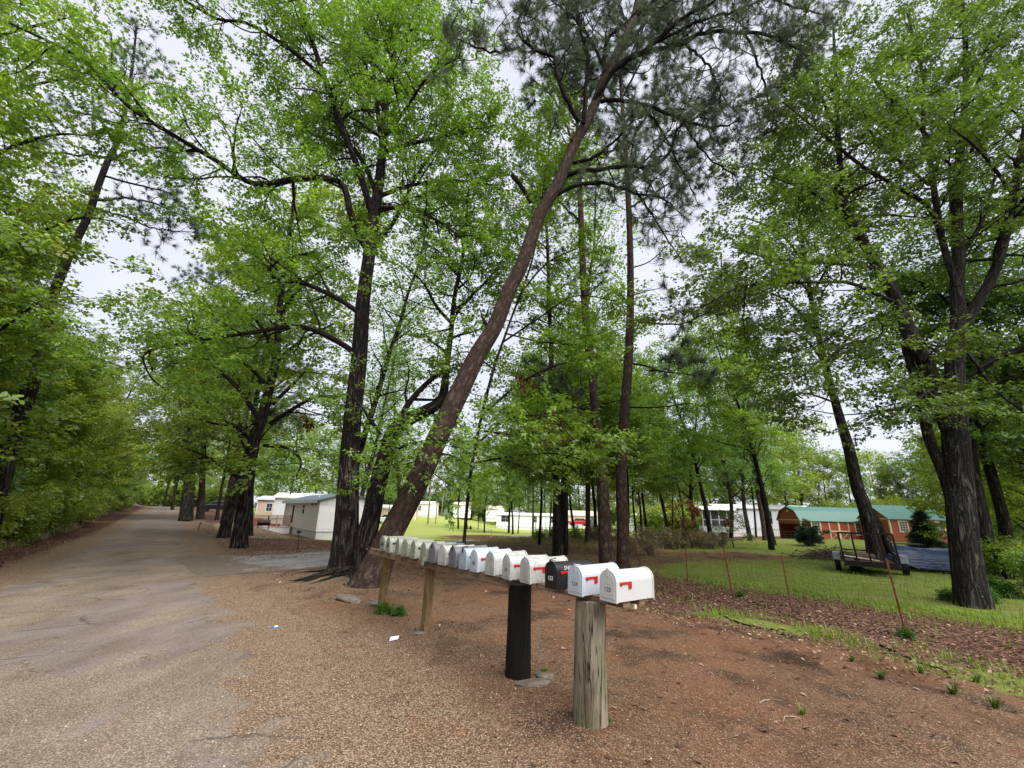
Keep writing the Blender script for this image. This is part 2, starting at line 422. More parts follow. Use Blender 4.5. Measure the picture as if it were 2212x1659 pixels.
def foliate(rng, wood, limbs, L1=2.0, every=.55, L2=.9, n2=4, ns=3, t0=.25, flat=.45, up=.05, ang1=58, sides=4, droop=.05, minr=.004, thin=1.0):
    """limbs: list of (path, r0, r1); grows branches and twigs, returns spray points."""
    Ps, Ds = [], []
    for path, r0, r1, tt in limbs:
        L = np.sum(np.linalg.norm(np.diff(path, axis=0), axis=1))
        n = max(2, int(L * (1 - tt) / every * thin))
        for bp, br in kids(rng, path, r0, r1, n, tt, 1.0, L1, ang1, up, flat, .2, 5, .45, .45):
            br = min(max(br, .008), .05)
            wood.add(bp, np.linspace(br, max(minr, br * .3), len(bp)), sides)
            for tp, tr in kids(rng, bp, br, br * .3, n2, .2, 1.0, L2, 55, up * .5, flat, .2, 3, .6, .3):
                tr = max(.004, tr)
                wood.add(tp, np.linspace(tr, .003, len(tp)), 3)
                a, b = leafpoints(rng, tp, ns, .25, droop); Ps += a; Ds += b
            a, b = leafpoints(rng, bp, ns, .55, droop); Ps += a; Ds += b
        a, b = leafpoints(rng, path, 3, .8, droop); Ps += a; Ds += b
    return Ps, Ds
def pts2(lst, Y, wl=None):
    """(u, v, dY, width px) traced on the photo -> path and radii at depth Y+dY"""
    pts = np.array([P(u, v, Y + dY) for u, v, dY, w in lst])
    rad = np.array([.79 * w * mpp(u, v, Y + dY) / 2 for u, v, dY, w in lst])
    return pts, rad

def tree_thing(name, label, cat, base, wood, bark, Ps, Ds, temps, leaf, rng, group=None, smin=.8, smax=1.2, roll=.45, extra=None):
    base = np.array(base, float)
    t = thing(name, label, cat, tuple(base), 0, group)
    me = wood.mesh('trunk', bark); me.transform(Matrix.Translation(-Vector(base)))
    link('trunk', me, t)
    if len(Ps):
        V, F = stamp(rng, np.array(Ps), np.array(Ds), temps, smin, smax, roll)
        link('crown', rawmesh('crown', V - base, F, leaf), t)
    return t
def copy_tree(t, loc, rz, sc, label=None, group=None, tilt=(0, 0)):
    r = t.copy(); C.objects.link(r); r.location = loc; r.rotation_euler = (tilt[0], tilt[1], rz); r.scale = (sc, sc, sc) if np.isscalar(sc) else sc
    if label: r['label'] = label
    if group: r['group'] = group
    for ch in t.children:
        c = ch.copy(); C.objects.link(c); c.parent = r
        for g in ch.children:
            q = g.copy(); C.objects.link(q); q.parent = c
    return r
# ------------------------------------------------------------------ ground, road, driveway
def nodes_gravel(n, l, vec, scale, cols):
    t = n.new('ShaderNodeTexVoronoi'); t.inputs['Scale'].default_value = scale; l.new(vec, t.inputs['Vector'])
    sep = n.new('ShaderNodeSeparateColor'); l.new(t.outputs['Color'], sep.inputs[0])
    c = ramp(n, l, sep.outputs[0], [(i / (len(cols) - 1), k) for i, k in enumerate(cols)])
    c = mix(n, l, maprange(n, l, t.outputs['Distance'], .25, .75, 0, .75), c, tuple(.3 * k for k in cols[0]))
    return c, t.outputs['Distance'], sep.outputs[1]
GRAVEL = [(.072, .048, .033), (.19, .122, .076), (.28, .190, .120), (.46, .35, .245)]
def fuzzy(n, l, a, vec, sc, amt=.9, lo=.4, hi=.6):
    v = mth(n, l, 'ADD', a, mth(n, l, 'MULTIPLY', mth(n, l, 'SUBTRACT', noise(n, l, vec, sc, 5, .65), .5), amt))
    return maprange(n, l, v, lo, hi)
def ground_material():
    m, n, l, b = newmat('ground'); v = coord(n, 'Object')
    # needle litter and wood chips over dirt
    chip = noise(n, l, mapv(n, l, v, (60, 22, 30), (0, 0, .6)), 1.0, 4, .7, .6)
    chip2 = noise(n, l, mapv(n, l, v, (20, 55, 30), (0, 0, .2)), 1.0, 4, .7, .6)
    c1 = ramp(n, l, chip, [(.32, (.030, .019, .013)), (.5, (.135, .074, .042)), (.68, (.33, .20, .12))])
    c2 = ramp(n, l, chip2, [(.3, (.035, .020, .014)), (.5, (.115, .066, .040)), (.72, (.27, .18, .115))])
    dirt = mix(n, l, noise(n, l, v, 3.1, 3), c1, c2)
    dirt = mix(n, l, maprange(n, l, noise(n, l, v, .7, 4), .42, .64, 0, .55), dirt, (.18, .085, .045))
    dirt = mix(n, l, maprange(n, l, noise(n, l, mapv(n, l, v, (1, 1, 1), (0, 0, 1)), 1.3, 5), .5, .64, 0, .8), dirt, (.035, .025, .018))
    g, gd, gr_ = nodes_gravel(n, l, v, 88, GRAVEL)
    gm = mth(n, l, 'ADD', attr(n, 'gravel'), mth(n, l, 'MULTIPLY', mth(n, l, 'SUBTRACT', noise(n, l, v, 1.1, 6, .7), .5), 1.3))
    gm = mth(n, l, 'ADD', gm, mth(n, l, 'MULTIPLY', mth(n, l, 'SUBTRACT', gr_, .5), .9))
    col = mix(n, l, maprange(n, l, gm, .42, .52), dirt, g)
    col = mix(n, l, maprange(n, l, noise(n, l, mapv(n, l, v, (1.2, .55, 1), (0, 0, -.64)), 1.0, 6, .65, .6), .54, .66, 0, .65), col, mix(n, l, 1, col, (.42, .38, .36), 'MULTIPLY'))
    col = mix(n, l, maprange(n, l, noise(n, l, mapv(n, l, v, (.8, .5, 1), (0, 0, -.64)), 1.7, 6, .65, .3), .57, .68, 0, .45), col, mix(n, l, 1, col, (1.15, .82, .62), 'MULTIPLY'))
    lf, ld, _ = nodes_gravel(n, l, mix(n, l, .06, v, noise(n, l, v, 9), 'ADD'), 19, [(.035, .018, .012), (.13, .062, .043), (.20, .105, .072), (.28, .18, .13)])
    col = mix(n, l, fuzzy(n, l, attr(n, 'litter'), v, 1.6), col, lf)
    gr = ramp(n, l, noise(n, l, v, 40, 5, .8), [(.3, (.05, .07, .012)), (.5, (.13, .175, .025)), (.7, (.22, .27, .05))])
    gr2 = ramp(n, l, noise(n, l, v, 3.5, 5, .7), [(.3, (.19, .26, .045)), (.6, (.28, .33, .075)), (.75, (.36, .35, .13))])
    gr = mix(n, l, maprange(n, l, noise(n, l, v, .45, 6, .7), .42, .62, 0, .75), gr, ramp(n, l, noise(n, l, v, 18, 4, .8), [(.3, (.085, .095, .025)), (.7, (.21, .19, .075))]))
    gr2 = mix(n, l, maprange(n, l, noise(n, l, v, .16, 6, .7), .45, .65, 0, .6), gr2, (.33, .31, .12))
    gr = mix(n, l, attr(n, 'lawn'), gr, gr2)
    col = mix(n, l, fuzzy(n, l, attr(n, 'grass'), v, 1.1, .9), col, gr)
    col = mix(n, l, fuzzy(n, l, attr(n, 'dry'), v, .8, .8), col, ramp(n, l, noise(n, l, v, 25, 4, .75), [(.3, (.13, .10, .06)), (.7, (.36, .29, .19))]))
    col = mix(n, l, 1, col, mix(n, l, mth(n, l, 'MAXIMUM', attr(n, 'grass'), maprange(n, l, attr(n, 'gravel'), .25, .8)), (.88, .84, .80), (1, 1, 1)), 'MULTIPLY')
    l.new(col, b.inputs['Base Color']); b.inputs['Roughness'].default_value = .95; b.inputs['Specular IOR Level'].default_value = .15
    h = mth(n, l, 'ADD', mth(n, l, 'MULTIPLY', gd, -.5), chip)
    l.new(bump(n, l, h, .8, .012), b.inputs['Normal'])
    return m
def sinhgrid(lo, hi, c, A, n):
    a0, a1 = math.asinh((lo - c) / A), math.asinh((hi - c) / A)
    return c + A * np.sinh(np.linspace(a0, a1, n))
sg = sinhgrid(-130, 300, 3, 5.0, 330); ag = sinhgrid(-40, 320, 5, 6.0, 330)
SS, AA = np.meshgrid(sg, ag, indexing='ij'); X, Y = XY(SS, AA); Z = T(X, Y)
V = np.stack([X, Y, Z], -1).reshape(-1, 3); nn = len(ag)
i = np.arange(len(sg) - 1)[:, None] * nn + np.arange(nn - 1)[None]
F = np.stack([i, i + nn, i + nn + 1, i + 1], -1).reshape(-1, 4)
me = rawmesh('ground', V, F, ground_material(), smooth=True)
def blob(x, y, r, sx=1, sy=1): return np.exp(-(((SS - x) / sx) ** 2 + ((AA - y) / sy) ** 2) / r ** 2)
gravel = (.7 * ss(3.0, 1.7, SS) + .30 * ss(8.0, 2.2, SS)) * ss(-3.6, -3.0, SS) + .5 * ss(2.6, .0, AA) * ss(1, 2.5, SS) * ss(9, 6, SS) + .5 * blob(2.4, 5.5, 1.6) + .55 * ss(6.5, 4.5, SS) * ss(8.5, 11, AA) * ss(2, 3, SS)
litter = .75 * ss(8, 11, SS) * ss(24, 18, SS) * ss(7, 11, AA) * ss(30, 24, AA) + ss(-3.1, -3.5, SS) * ss(-6, -4.6, SS) + ss(7.8, 9.6, SS) * ss(15.5, 13.2, SS) * ss(14, 9, AA) + .8 * ss(2, 3, SS) * ss(9, 5, SS) * ss(19.5, 21, AA) * ss(36, 27, AA) + .8 * ss(2, 3, SS) * ss(8, 4, SS) * ss(40, 50, AA)
grass = ss(12.2, 14.6, SS) * ss(60, 50, AA) * (.38 + .62 * np.maximum(ss(13, 7.5, AA), ss(22, 30, SS) * ss(22, 16, AA))) + ss(8, 12, SS) * ss(33, 40, AA) + .75 * blob(9.0, 4.4, 1, .55, 1.5) + .55 * blob(8.6, .6, 1, .8, 2.0) + .5 * ss(6.5, 8, SS) * ss(2.5, .5, AA) * ss(9.5, 8.5, SS) + .8 * ss(-4.7, -5.4, SS)
grass = np.clip(grass, 0, 1) - .8 * blob(26, 12.5, 1, 2.2, 2.0) - .6 * blob(13, 20, 2.5) - .9 * np.exp(-((SS - (26 + (AA - 39) * .6)) / 6) ** 2) * ss(36, 38, AA) * ss(46, 42, AA)
lawn = ss(33, 42, AA) * ss(8, 12, SS)
dry = .9 * ss(2.2, 3.4, SS) * ss(9, 6, SS) * ss(26, 31, AA) * ss(52, 40, AA) + .9 * ss(20, 24, SS) * ss(38, 32, SS) * ss(17, 21, AA) * ss(36, 30, AA)
for nm, arr in (('gravel', gravel), ('litter', litter), ('grass', grass), ('lawn', lawn), ('dry', dry)):
    at = me.attributes.new(nm, 'FLOAT', 'POINT'); at.data.foreach_set('value', np.clip(arr, 0, 1).astype(np.float32).ravel())
tag(link('ground', me), kind='structure')

def road_material(name, cols, grey, amt, edgecols=GRAVEL, scale=95):
    m, n, l, b = newmat(name); v = coord(n, 'Object')
    c, d, _ = nodes_gravel(n, l, v, scale, cols)
    c2, d2, _ = nodes_gravel(n, l, v, 88, edgecols)
    c = mix(n, l, .2, c, tuple(.5 * (cols[1][i] + cols[2][i]) for i in range(3)))
    sv = mapv(n, l, v, (.42, .42, 1))
    rot = mapv(n, l, v, (.55, .22, 1), (0, 0, -.64))                       # long along the road
    big = noise(n, l, rot, 1.0, 7, .62, .5)
    patch = maprange(n, l, big, .50, .545)
    rim = mth(n, l, 'MULTIPLY', maprange(n, l, mth(n, l, 'ABSOLUTE', mth(n, l, 'SUBTRACT', big, .515)), .0, .008, 1, 0), maprange(n, l, noise(n, l, v, 1.1, 3), .48, .62))
    gv = ramp(n, l, noise(n, l, v, 55, 4, .75), [(.3, tuple(.55 * k for k in grey)), (.7, tuple(1.5 * k for k in grey))])
    c = mix(n, l, mth(n, l, 'MULTIPLY', patch, amt), c, gv)
    tr = attr(n, 'track')
    c = mix(n, l, mth(n, l, 'MULTIPLY', tr, .45), c, mix(n, l, 1, c, (1.28, 1.24, 1.2), 'MULTIPLY'))
    mid = noise(n, l, mapv(n, l, v, (1.5, .6, 1), (0, 0, -.64)), 1.2, 6, .62)
    c = mix(n, l, maprange(n, l, mid, .38, .68, .0, .75), c, mix(n, l, 1, c, (.60, .55, .50), 'MULTIPLY'))
    damp = maprange(n, l, noise(n, l, sv, 1.6, 5, .6), .60, .70, 0, .6)
    c = mix(n, l, damp, c, mix(n, l, 1, c, (.38, .36, .35), 'MULTIPLY'))
    wob = mix(n, l, .5, v, noise(n, l, v, 1.7, 4), 'ADD')
    cr = voro(n, l, mapv(n, l, wob, (.6, .8, 1), (0, 0, .64)), 1.0, 'DISTANCE_TO_EDGE')
    crm = mth(n, l, 'MULTIPLY', maprange(n, l, cr, .004, .02, 1, 0), maprange(n, l, noise(n, l, v, .9, 2), .50, .58))
    crm = mth(n, l, 'MAXIMUM', crm, rim)
    c = mix(n, l, mth(n, l, 'MULTIPLY', crm, .6), c, (.04, .035, .030))
    e = mth(n, l, 'ADD', attr(n, 'edge'), mth(n, l, 'MULTIPLY', mth(n, l, 'SUBTRACT', noise(n, l, v, 1.3, 7, .72), .5), 1.5))
    c = mix(n, l, maprange(n, l, e, .46, .56), c, c2)
    l.new(c, b.inputs['Base Color']); b.inputs['Roughness'].default_value = .9; b.inputs['Specular IOR Level'].default_value = .2
    h = mth(n, l, 'SUBTRACT', mth(n, l, 'MULTIPLY', d, -.5), mth(n, l, 'MULTIPLY', crm, 1.5))
    h = mth(n, l, 'ADD', h, mth(n, l, 'MULTIPLY', big, 2))
    l.new(bump(n, l, h, .7, .01), b.inputs['Normal'])
    return m
def strip(name, path, widths, nacross, mat, dz, seed, jit=.12, edgew=.35, startfade=0, track=False):
    rng = np.random.default_rng(seed); pts = np.array(path, float)
    t = np.gradient(pts, axis=0); t /= np.linalg.norm(t, axis=1)[:, None]; nrm = np.stack([-t[:, 1], t[:, 0]], -1)
    k = len(pts); q = np.arange(k)
    jl = sum(np.sin(q * f + rng.uniform(0, 6)) * a for f, a in ((.31, .5), (.83, .3), (1.9, .25))) * jit
    jr = sum(np.sin(q * f + rng.uniform(0, 6)) * a for f, a in ((.27, .5), (.91, .3), (2.1, .25))) * jit
    c = np.linspace(0, 1, nacross + 1)
    off = (widths[:, 0] + jl)[:, None] * (1 - c) + (widths[:, 1] + jr)[:, None] * c      # left positive
    Q = pts[:, None] + nrm[:, None] * off[..., None]
    z = T(Q[..., 0], Q[..., 1]) + dz
    V = np.concatenate([Q, z[..., None]], -1).reshape(-1, 3); n = nacross + 1
    i = np.arange(k - 1)[:, None] * n + np.arange(n - 1)[None]
    F = np.stack([i, i + 1, i + n + 1, i + n], -1).reshape(-1, 4)
    me = rawmesh(name, V, F, mat, smooth=True)
    dist = np.minimum(np.abs(off - off[:, :1]), np.abs(off - off[:, -1:]))
    ed = np.clip(1 - dist / edgew, 0, 1)
    if startfade: ed = np.maximum(ed, np.clip(1 - q / startfade, 0, 1)[:, None])
    at = me.attributes.new('edge', 'FLOAT', 'POINT'); at.data.foreach_set('value', ed.astype(np.float32).ravel())
    if track: at = me.attributes.new('track', 'FLOAT', 'POINT'); at.data.foreach_set('value', (np.exp(-((off - 1.0) / .42) ** 2) + np.exp(-((off + .75) / .42) ** 2)).astype(np.float32).ravel())
    return tag(link(name, me), kind='structure')
al = np.concatenate([np.arange(-14, 40, .3), np.arange(40, 150, 1.0)])
bend = -8 * ss(88, 140, al)
rx, ry = XY(-.7 + bend, al)
strip('road', np.stack([rx, ry], -1), np.stack([np.full(len(al), 2.35), np.full(len(al), -2.45)], -1), 26,
      road_material('chip_seal', [(.095, .073, .058), (.205, .162, .126), (.285, .228, .180), (.45, .375, .30)], (.155, .130, .128), .6), .006, 3, .22, 1.7, 0, True)
dp, _ = resample(np.array([[.6, 16.2, 0], [3.5, 16.5, 0], [6.5, 17.8, 0], [10, 21, 0], [13, 25.5, 0], [20, 32.5, 0], [32, 40, 0], [48, 47, 0]], float), np.zeros(8), .5)
dx, dy = XY(dp[:, 0], dp[:, 1]); kk = len(dx); hw = np.interp(np.arange(kk) / kk, [0, .1, .2, .4, 1], [2.6, 2.3, 1.8, 1.5, 1.5])
strip('driveway', np.stack([dx, dy], -1), np.stack([hw, -hw], -1), 12,
      road_material('driveway_gravel', [(.15, .148, .145), (.27, .262, .258), (.36, .352, .345), (.54, .53, .52)], (.28, .275, .275), .2, [(.085, .066, .052), (.165, .130, .100), (.225, .180, .140), (.36, .30, .24)], 70), .012, 8, .25, .9, 7)

# ------------------------------------------------------------------ shared object materials
ROT = math.atan2(-.8, .6)                     # x runs back along the road to the near end, y runs away from the road
def loc_sa(s, a, z=0): x, y = XY(s, a); return (x, y, z)
def mailmat(name, base, stain, amt, rough=.45):
    m, n, l, b = newmat(name); v = coord(n)
    info = n.new('ShaderNodeObjectInfo')
    vv = n.new('ShaderNodeVectorMath'); vv.operation = 'ADD'
    l.new(v, vv.inputs[0]); cmb = n.new('ShaderNodeCombineXYZ'); l.new(mth(n, l, 'MULTIPLY', info.outputs['Random'], 40), cmb.inputs[0]); l.new(cmb.outputs[0], vv.inputs[1])
    v = vv.outputs[0]
    f1 = maprange(n, l, noise(n, l, v, 30, 6, .75), .62 - .3 * amt, .78 - .2 * amt)
    f2 = maprange(n, l, noise(n, l, mapv(n, l, v, (9, 9, 2.5)), 1, 4), .4, .7)
    f = mth(n, l, 'MULTIPLY', f1, mth(n, l, 'ADD', mth(n, l, 'MULTIPLY', f2, .8), .2))
    f = mth(n, l, 'MULTIPLY', f, min(1, amt * 1.6))
    l.new(mix(n, l, f, base, stain), b.inputs['Base Color'])
    b.inputs['Roughness'].default_value = rough; b.inputs['Specular IOR Level'].default_value = .35
    l.new(bump(n, l, noise(n, l, v, 14, 3), .12, .004), b.inputs['Normal'])
    return m
def woodmat(name, lo, hi, scale=(14, 14, 1.6), green=None, rough=.85):
    m, n, l, b = newmat(name); v = coord(n)
    g = noise(n, l, mapv(n, l, v, scale), 1.6, 6, .65, .5)
    c = ramp(n, l, g, [(.32, lo), (.68, hi)])
    c = mix(n, l, maprange(n, l, noise(n, l, mapv(n, l, v, (scale[0] * 2, scale[1] * 2, scale[2] * .5)), 1, 3), .58, .66, 0, .7), c, tuple(.3 * k for k in lo))
    if green: c = mix(n, l, maprange(n, l, noise(n, l, v, 2.2, 4), .45, .65, 0, .7), c, green)
    l.new(c, b.inputs['Base Color']); b.inputs['Roughness'].default_value = rough; b.inputs['Specular IOR Level'].default_value = .2
    l.new(bump(n, l, g, .6, .008), b.inputs['Normal']); return m
M_POST = woodmat('post_wood', (.12, .075, .035), (.27, .185, .095), (16, 16, 1.4), (.10, .10, .04))
M_BEAM = woodmat('beam_wood', (.10, .062, .040), (.25, .17, .115), (1.4, 14, 14))
M_OLDPOLE = woodmat('weathered_pole', (.095, .078, .058), (.30, .25, .185), (20, 20, .8), (.12, .14, .06))
def add_splits(m):
    n, l = m.node_tree.nodes, m.node_tree.links; b = n['Principled BSDF']; v = coord(n); src = b.inputs['Base Color'].links[0].from_socket
    g = mth(n, l, 'ABSOLUTE', mth(n, l, 'SUBTRACT', noise(n, l, mapv(n, l, v, (16, 16, .55)), 1, 3, .5, .3), .5))
    ln = mth(n, l, 'MULTIPLY', maprange(n, l, g, .004, .022, 1, 0), maprange(n, l, noise(n, l, v, 5, 2), .4, .55))
    st = maprange(n, l, noise(n, l, mapv(n, l, v, (5, 5, 1.1)), 1, 5, .65), .52, .66, 0, .75)
    c = mix(n, l, st, src, (.045, .028, .018)); l.new(mix(n, l, ln, c, (.012, .009, .007)), b.inputs['Base Color'])
    l.new(bump(n, l, mth(n, l, 'MULTIPLY', ln, -1), 1, .02, b.inputs['Normal'].links[0].from_socket), b.inputs['Normal'])
add_splits(M_OLDPOLE)
M_BLACKPOLE = woodmat('creosote_pole', (.003, .0025, .0025), (.010, .008, .0075), (13, 13, .9), None, .6)
M_WHITE = simple('white_paint', (.72, .73, .74), .45, 0, .05, 9)
M_RED = simple('red_plastic', (.42, .012, .015), .4, 0, .15, 30)
M_BLACK = simple('black_metal', (.008, .008, .009), .45, 0, .3, 20)
M_RUST = simple('rusty_steel', (.14, .045, .026), .85, 0, .45, 14, .3)
M_WIRE = simple('rusty_wire', (.055, .032, .02), .8, .3, .3, 20)
M_GLASS = simple('window_glass', (.02, .03, .04), .05, 0, .3, 3, 0, .8)
M_DARK = simple('dark_void', (.01, .009, .008), .9)
M_CREAM = simple('cream_trim', (.66, .56, .38), .6, 0, .08, 8)
M_POLE = simple('utility_pole_wood', (.20, .17, .135), .9)
M_PALEWOOD = simple('bleached_wood', (.25, .195, .14), .85, 0, .25, 12)
M_STONE = simple('stone', (.12, .10, .08), .9, 0, .4, 9, .6)
def sidingmat(name, col, pitch, axis='z', rough=.5, depth=.3):
    m, n, l, b = newmat(name); v = coord(n)
    sep = n.new('ShaderNodeSeparateXYZ'); l.new(v, sep.inputs[0])
    src = sep.outputs['Z'] if axis == 'z' else mth(n, l, 'ADD', sep.outputs['X'], sep.outputs['Y'])
    w = mth(n, l, 'FRACT', mth(n, l, 'MULTIPLY', src, 1 / pitch))
    ln = maprange(n, l, w, .0, .08)
    c = mix(n, l, ln, tuple(.55 * k for k in col), mix(n, l, noise(n, l, v, 1.1, 4), tuple(.9 * k for k in col), tuple(min(1, 1.08 * k) for k in col)))
    l.new(c, b.inputs['Base Color']); b.inputs['Roughness'].default_value = rough; b.inputs['Specular IOR Level'].default_value = .25
    l.new(bump(n, l, w if axis == 'z' else ln, depth, .012), b.inputs['Normal']); return m
M_BARN = sidingmat('red_barn_siding', (.33, .085, .048), .2, 'x')
M_GREENROOF = sidingmat('green_metal_roof', (.060, .165, .135), .23, 'x', .35, .9)
M_VINYL = sidingmat('white_vinyl', (.80, .80, .80), .12)
M_VINYLBLUE = sidingmat('pale_blue_vinyl', (.73, .75, .79), .12)
M_PEACH = sidingmat('peach_siding', (.60, .47, .38), .3, 'x')
M_SKIRT = sidingmat('skirting', (.66, .66, .65), .3, 'x')
M_GREYROOF = simple('grey_blue_roof', (.10, .135, .165), .5, 0, .12, 4)
M_WHITEROOF = simple('white_roof', (.72, .73, .74), .4, 0, .05, 2)
M_TANROOF = simple('tan_roof', (.50, .42, .33), .7, 0, .1, 5)

# ------------------------------------------------------------------ mailboxes
def arch(w, h, off=0, n=17):
    r = w / 2 + off; zc = h - w / 2
    p = [(-r, -off), (r, -off)]
    return p + [(r * math.cos(t), zc + r * math.sin(t)) for t in np.linspace(0, math.pi, n)]
def text_mesh(txt, size, mat, parent, loc, name='number', rot=(math.pi / 2, 0, 0), jig=0, thick=.0012):
    cu = bpy.data.curves.new(name, 'FONT'); cu.body = txt; cu.size = size; cu.align_x = 'CENTER'; cu.align_y = 'CENTER'; cu.extrude = .0008; cu.offset = thick
    tmp = bpy.data.objects.new(name, cu); C.objects.link(tmp)
    dg = bpy.context.evaluated_depsgraph_get(); me = bpy.data.meshes.new_from_object(tmp.evaluated_get(dg))
    bpy.data.objects.remove(tmp); me.materials.clear(); me.materials.append(mat)
    o = link(name, me, parent, loc); o.rotation_euler = rot; return o
M_INK = simple('marker_ink', (.02, .02, .022), .5)
M_FADED = simple('faded_ink', (.15, .15, .16), .6)
M_CHALK = simple('white_lettering', (.62, .6, .6), .5)
M_GREYNUM = simple('grey_decal', (.45, .48, .50), .5)
MM = {'moss': mailmat('mossy_white', (.26, .275, .225), (.09, .10, .065), .85), 'stain': mailmat('stained_white', (.42, .42, .405), (.17, .17, .145), .8),
      'white': mailmat('white_enamel', (.45, .45, .445), (.40, .39, .34), .32), 'cool': mailmat('cool_white_enamel', (.41, .45, .50), (.36, .38, .37), .28),
      'grey': mailmat('grey_steel', (.13, .13, .14), (.10, .10, .10), .4), 'blue': mailmat('blue_grey_steel', (.30, .35, .40), (.16, .18, .20), .35), 'black': mailmat('black_enamel', (.012, .012, .013), (.05, .05, .05), .3)}
BOXES = [  # along, s, finish, number, number material, flag, latch dark, label
    (7.58, 3.01, 'moss', '131', M_INK, None, 0, 'mossy pale mailbox at the far end of the row with bold dark numbers'),
    (7.31, 3.00, 'moss', '121', M_INK, 'black', 0, 'mossy mailbox with bold dark numbers and a black flag stub, second from far end'),
    (6.93, 3.00, 'moss', None, None, None, 0, 'plain mossy mailbox just nearer than the two with bold numbers'),
    (6.61, 2.98, 'moss', None, None, None, 0, 'plain mossy mailbox fourth from the far end, no flag, no number'),
    (6.29, 2.97, 'moss', None, None, 'black', 0, 'mossy narrow mailbox with pale lower door, fifth from far end'),
    (5.94, 2.96, 'moss', None, None, 'black', 0, 'mossy mailbox above the second wooden post with a torn lower corner'),
    (5.68, 2.97, 'grey', None, None, None, 1, 'dark grey mailbox with black latch directly above the second wooden post'),
    (5.40, 2.97, 'stain', None, None, 'black', 0, 'stained white mailbox between two grey mailboxes'),
    (5.15, 2.99, 'grey', None, None, 'black', 1, 'dark grey door mailbox with black latch right of the stained white one'),
    (4.89, 2.99, 'blue', '4', M_GREYNUM, 'black', 1, 'blue grey mailbox with a big pale 4 on its door'),
    (4.62, 2.98, 'cool', '137', M_INK, 'red', 0, 'clean bluish white mailbox numbered 137 with a red flag'),
    (4.32, 3.00, 'stain', None, None, None, 0, 'mildewed white mailbox without flag between those numbered 137 and 129'),
    (3.97, 2.97, 'stain', '129', M_FADED, 'red', 0, 'white mailbox numbered 129 at the near end of the long beam'),
    (3.66, 2.98, 'stain', None, None, 'red', 0, 'mildew speckled white mailbox above the black pole, left of the black mailbox'),
    (3.27, 2.98, 'black', '123', M_CHALK, 'red', 1, 'black mailbox numbered 123 with red flag and white lettering on its side'),
    (2.93, 2.95, 'cool', '124', M_FADED, 'red', 0, 'bright white mailbox numbered 124 on top of the thick weathered pole'),
    (2.58, 2.975, 'white', '125', M_FADED, 'red', 0, 'nearest white mailbox numbered 125 at the near end of the row'),
]
BH, BW, BL = .232, .165, .48
_mesh = {}
rb = np.random.default_rng(3)
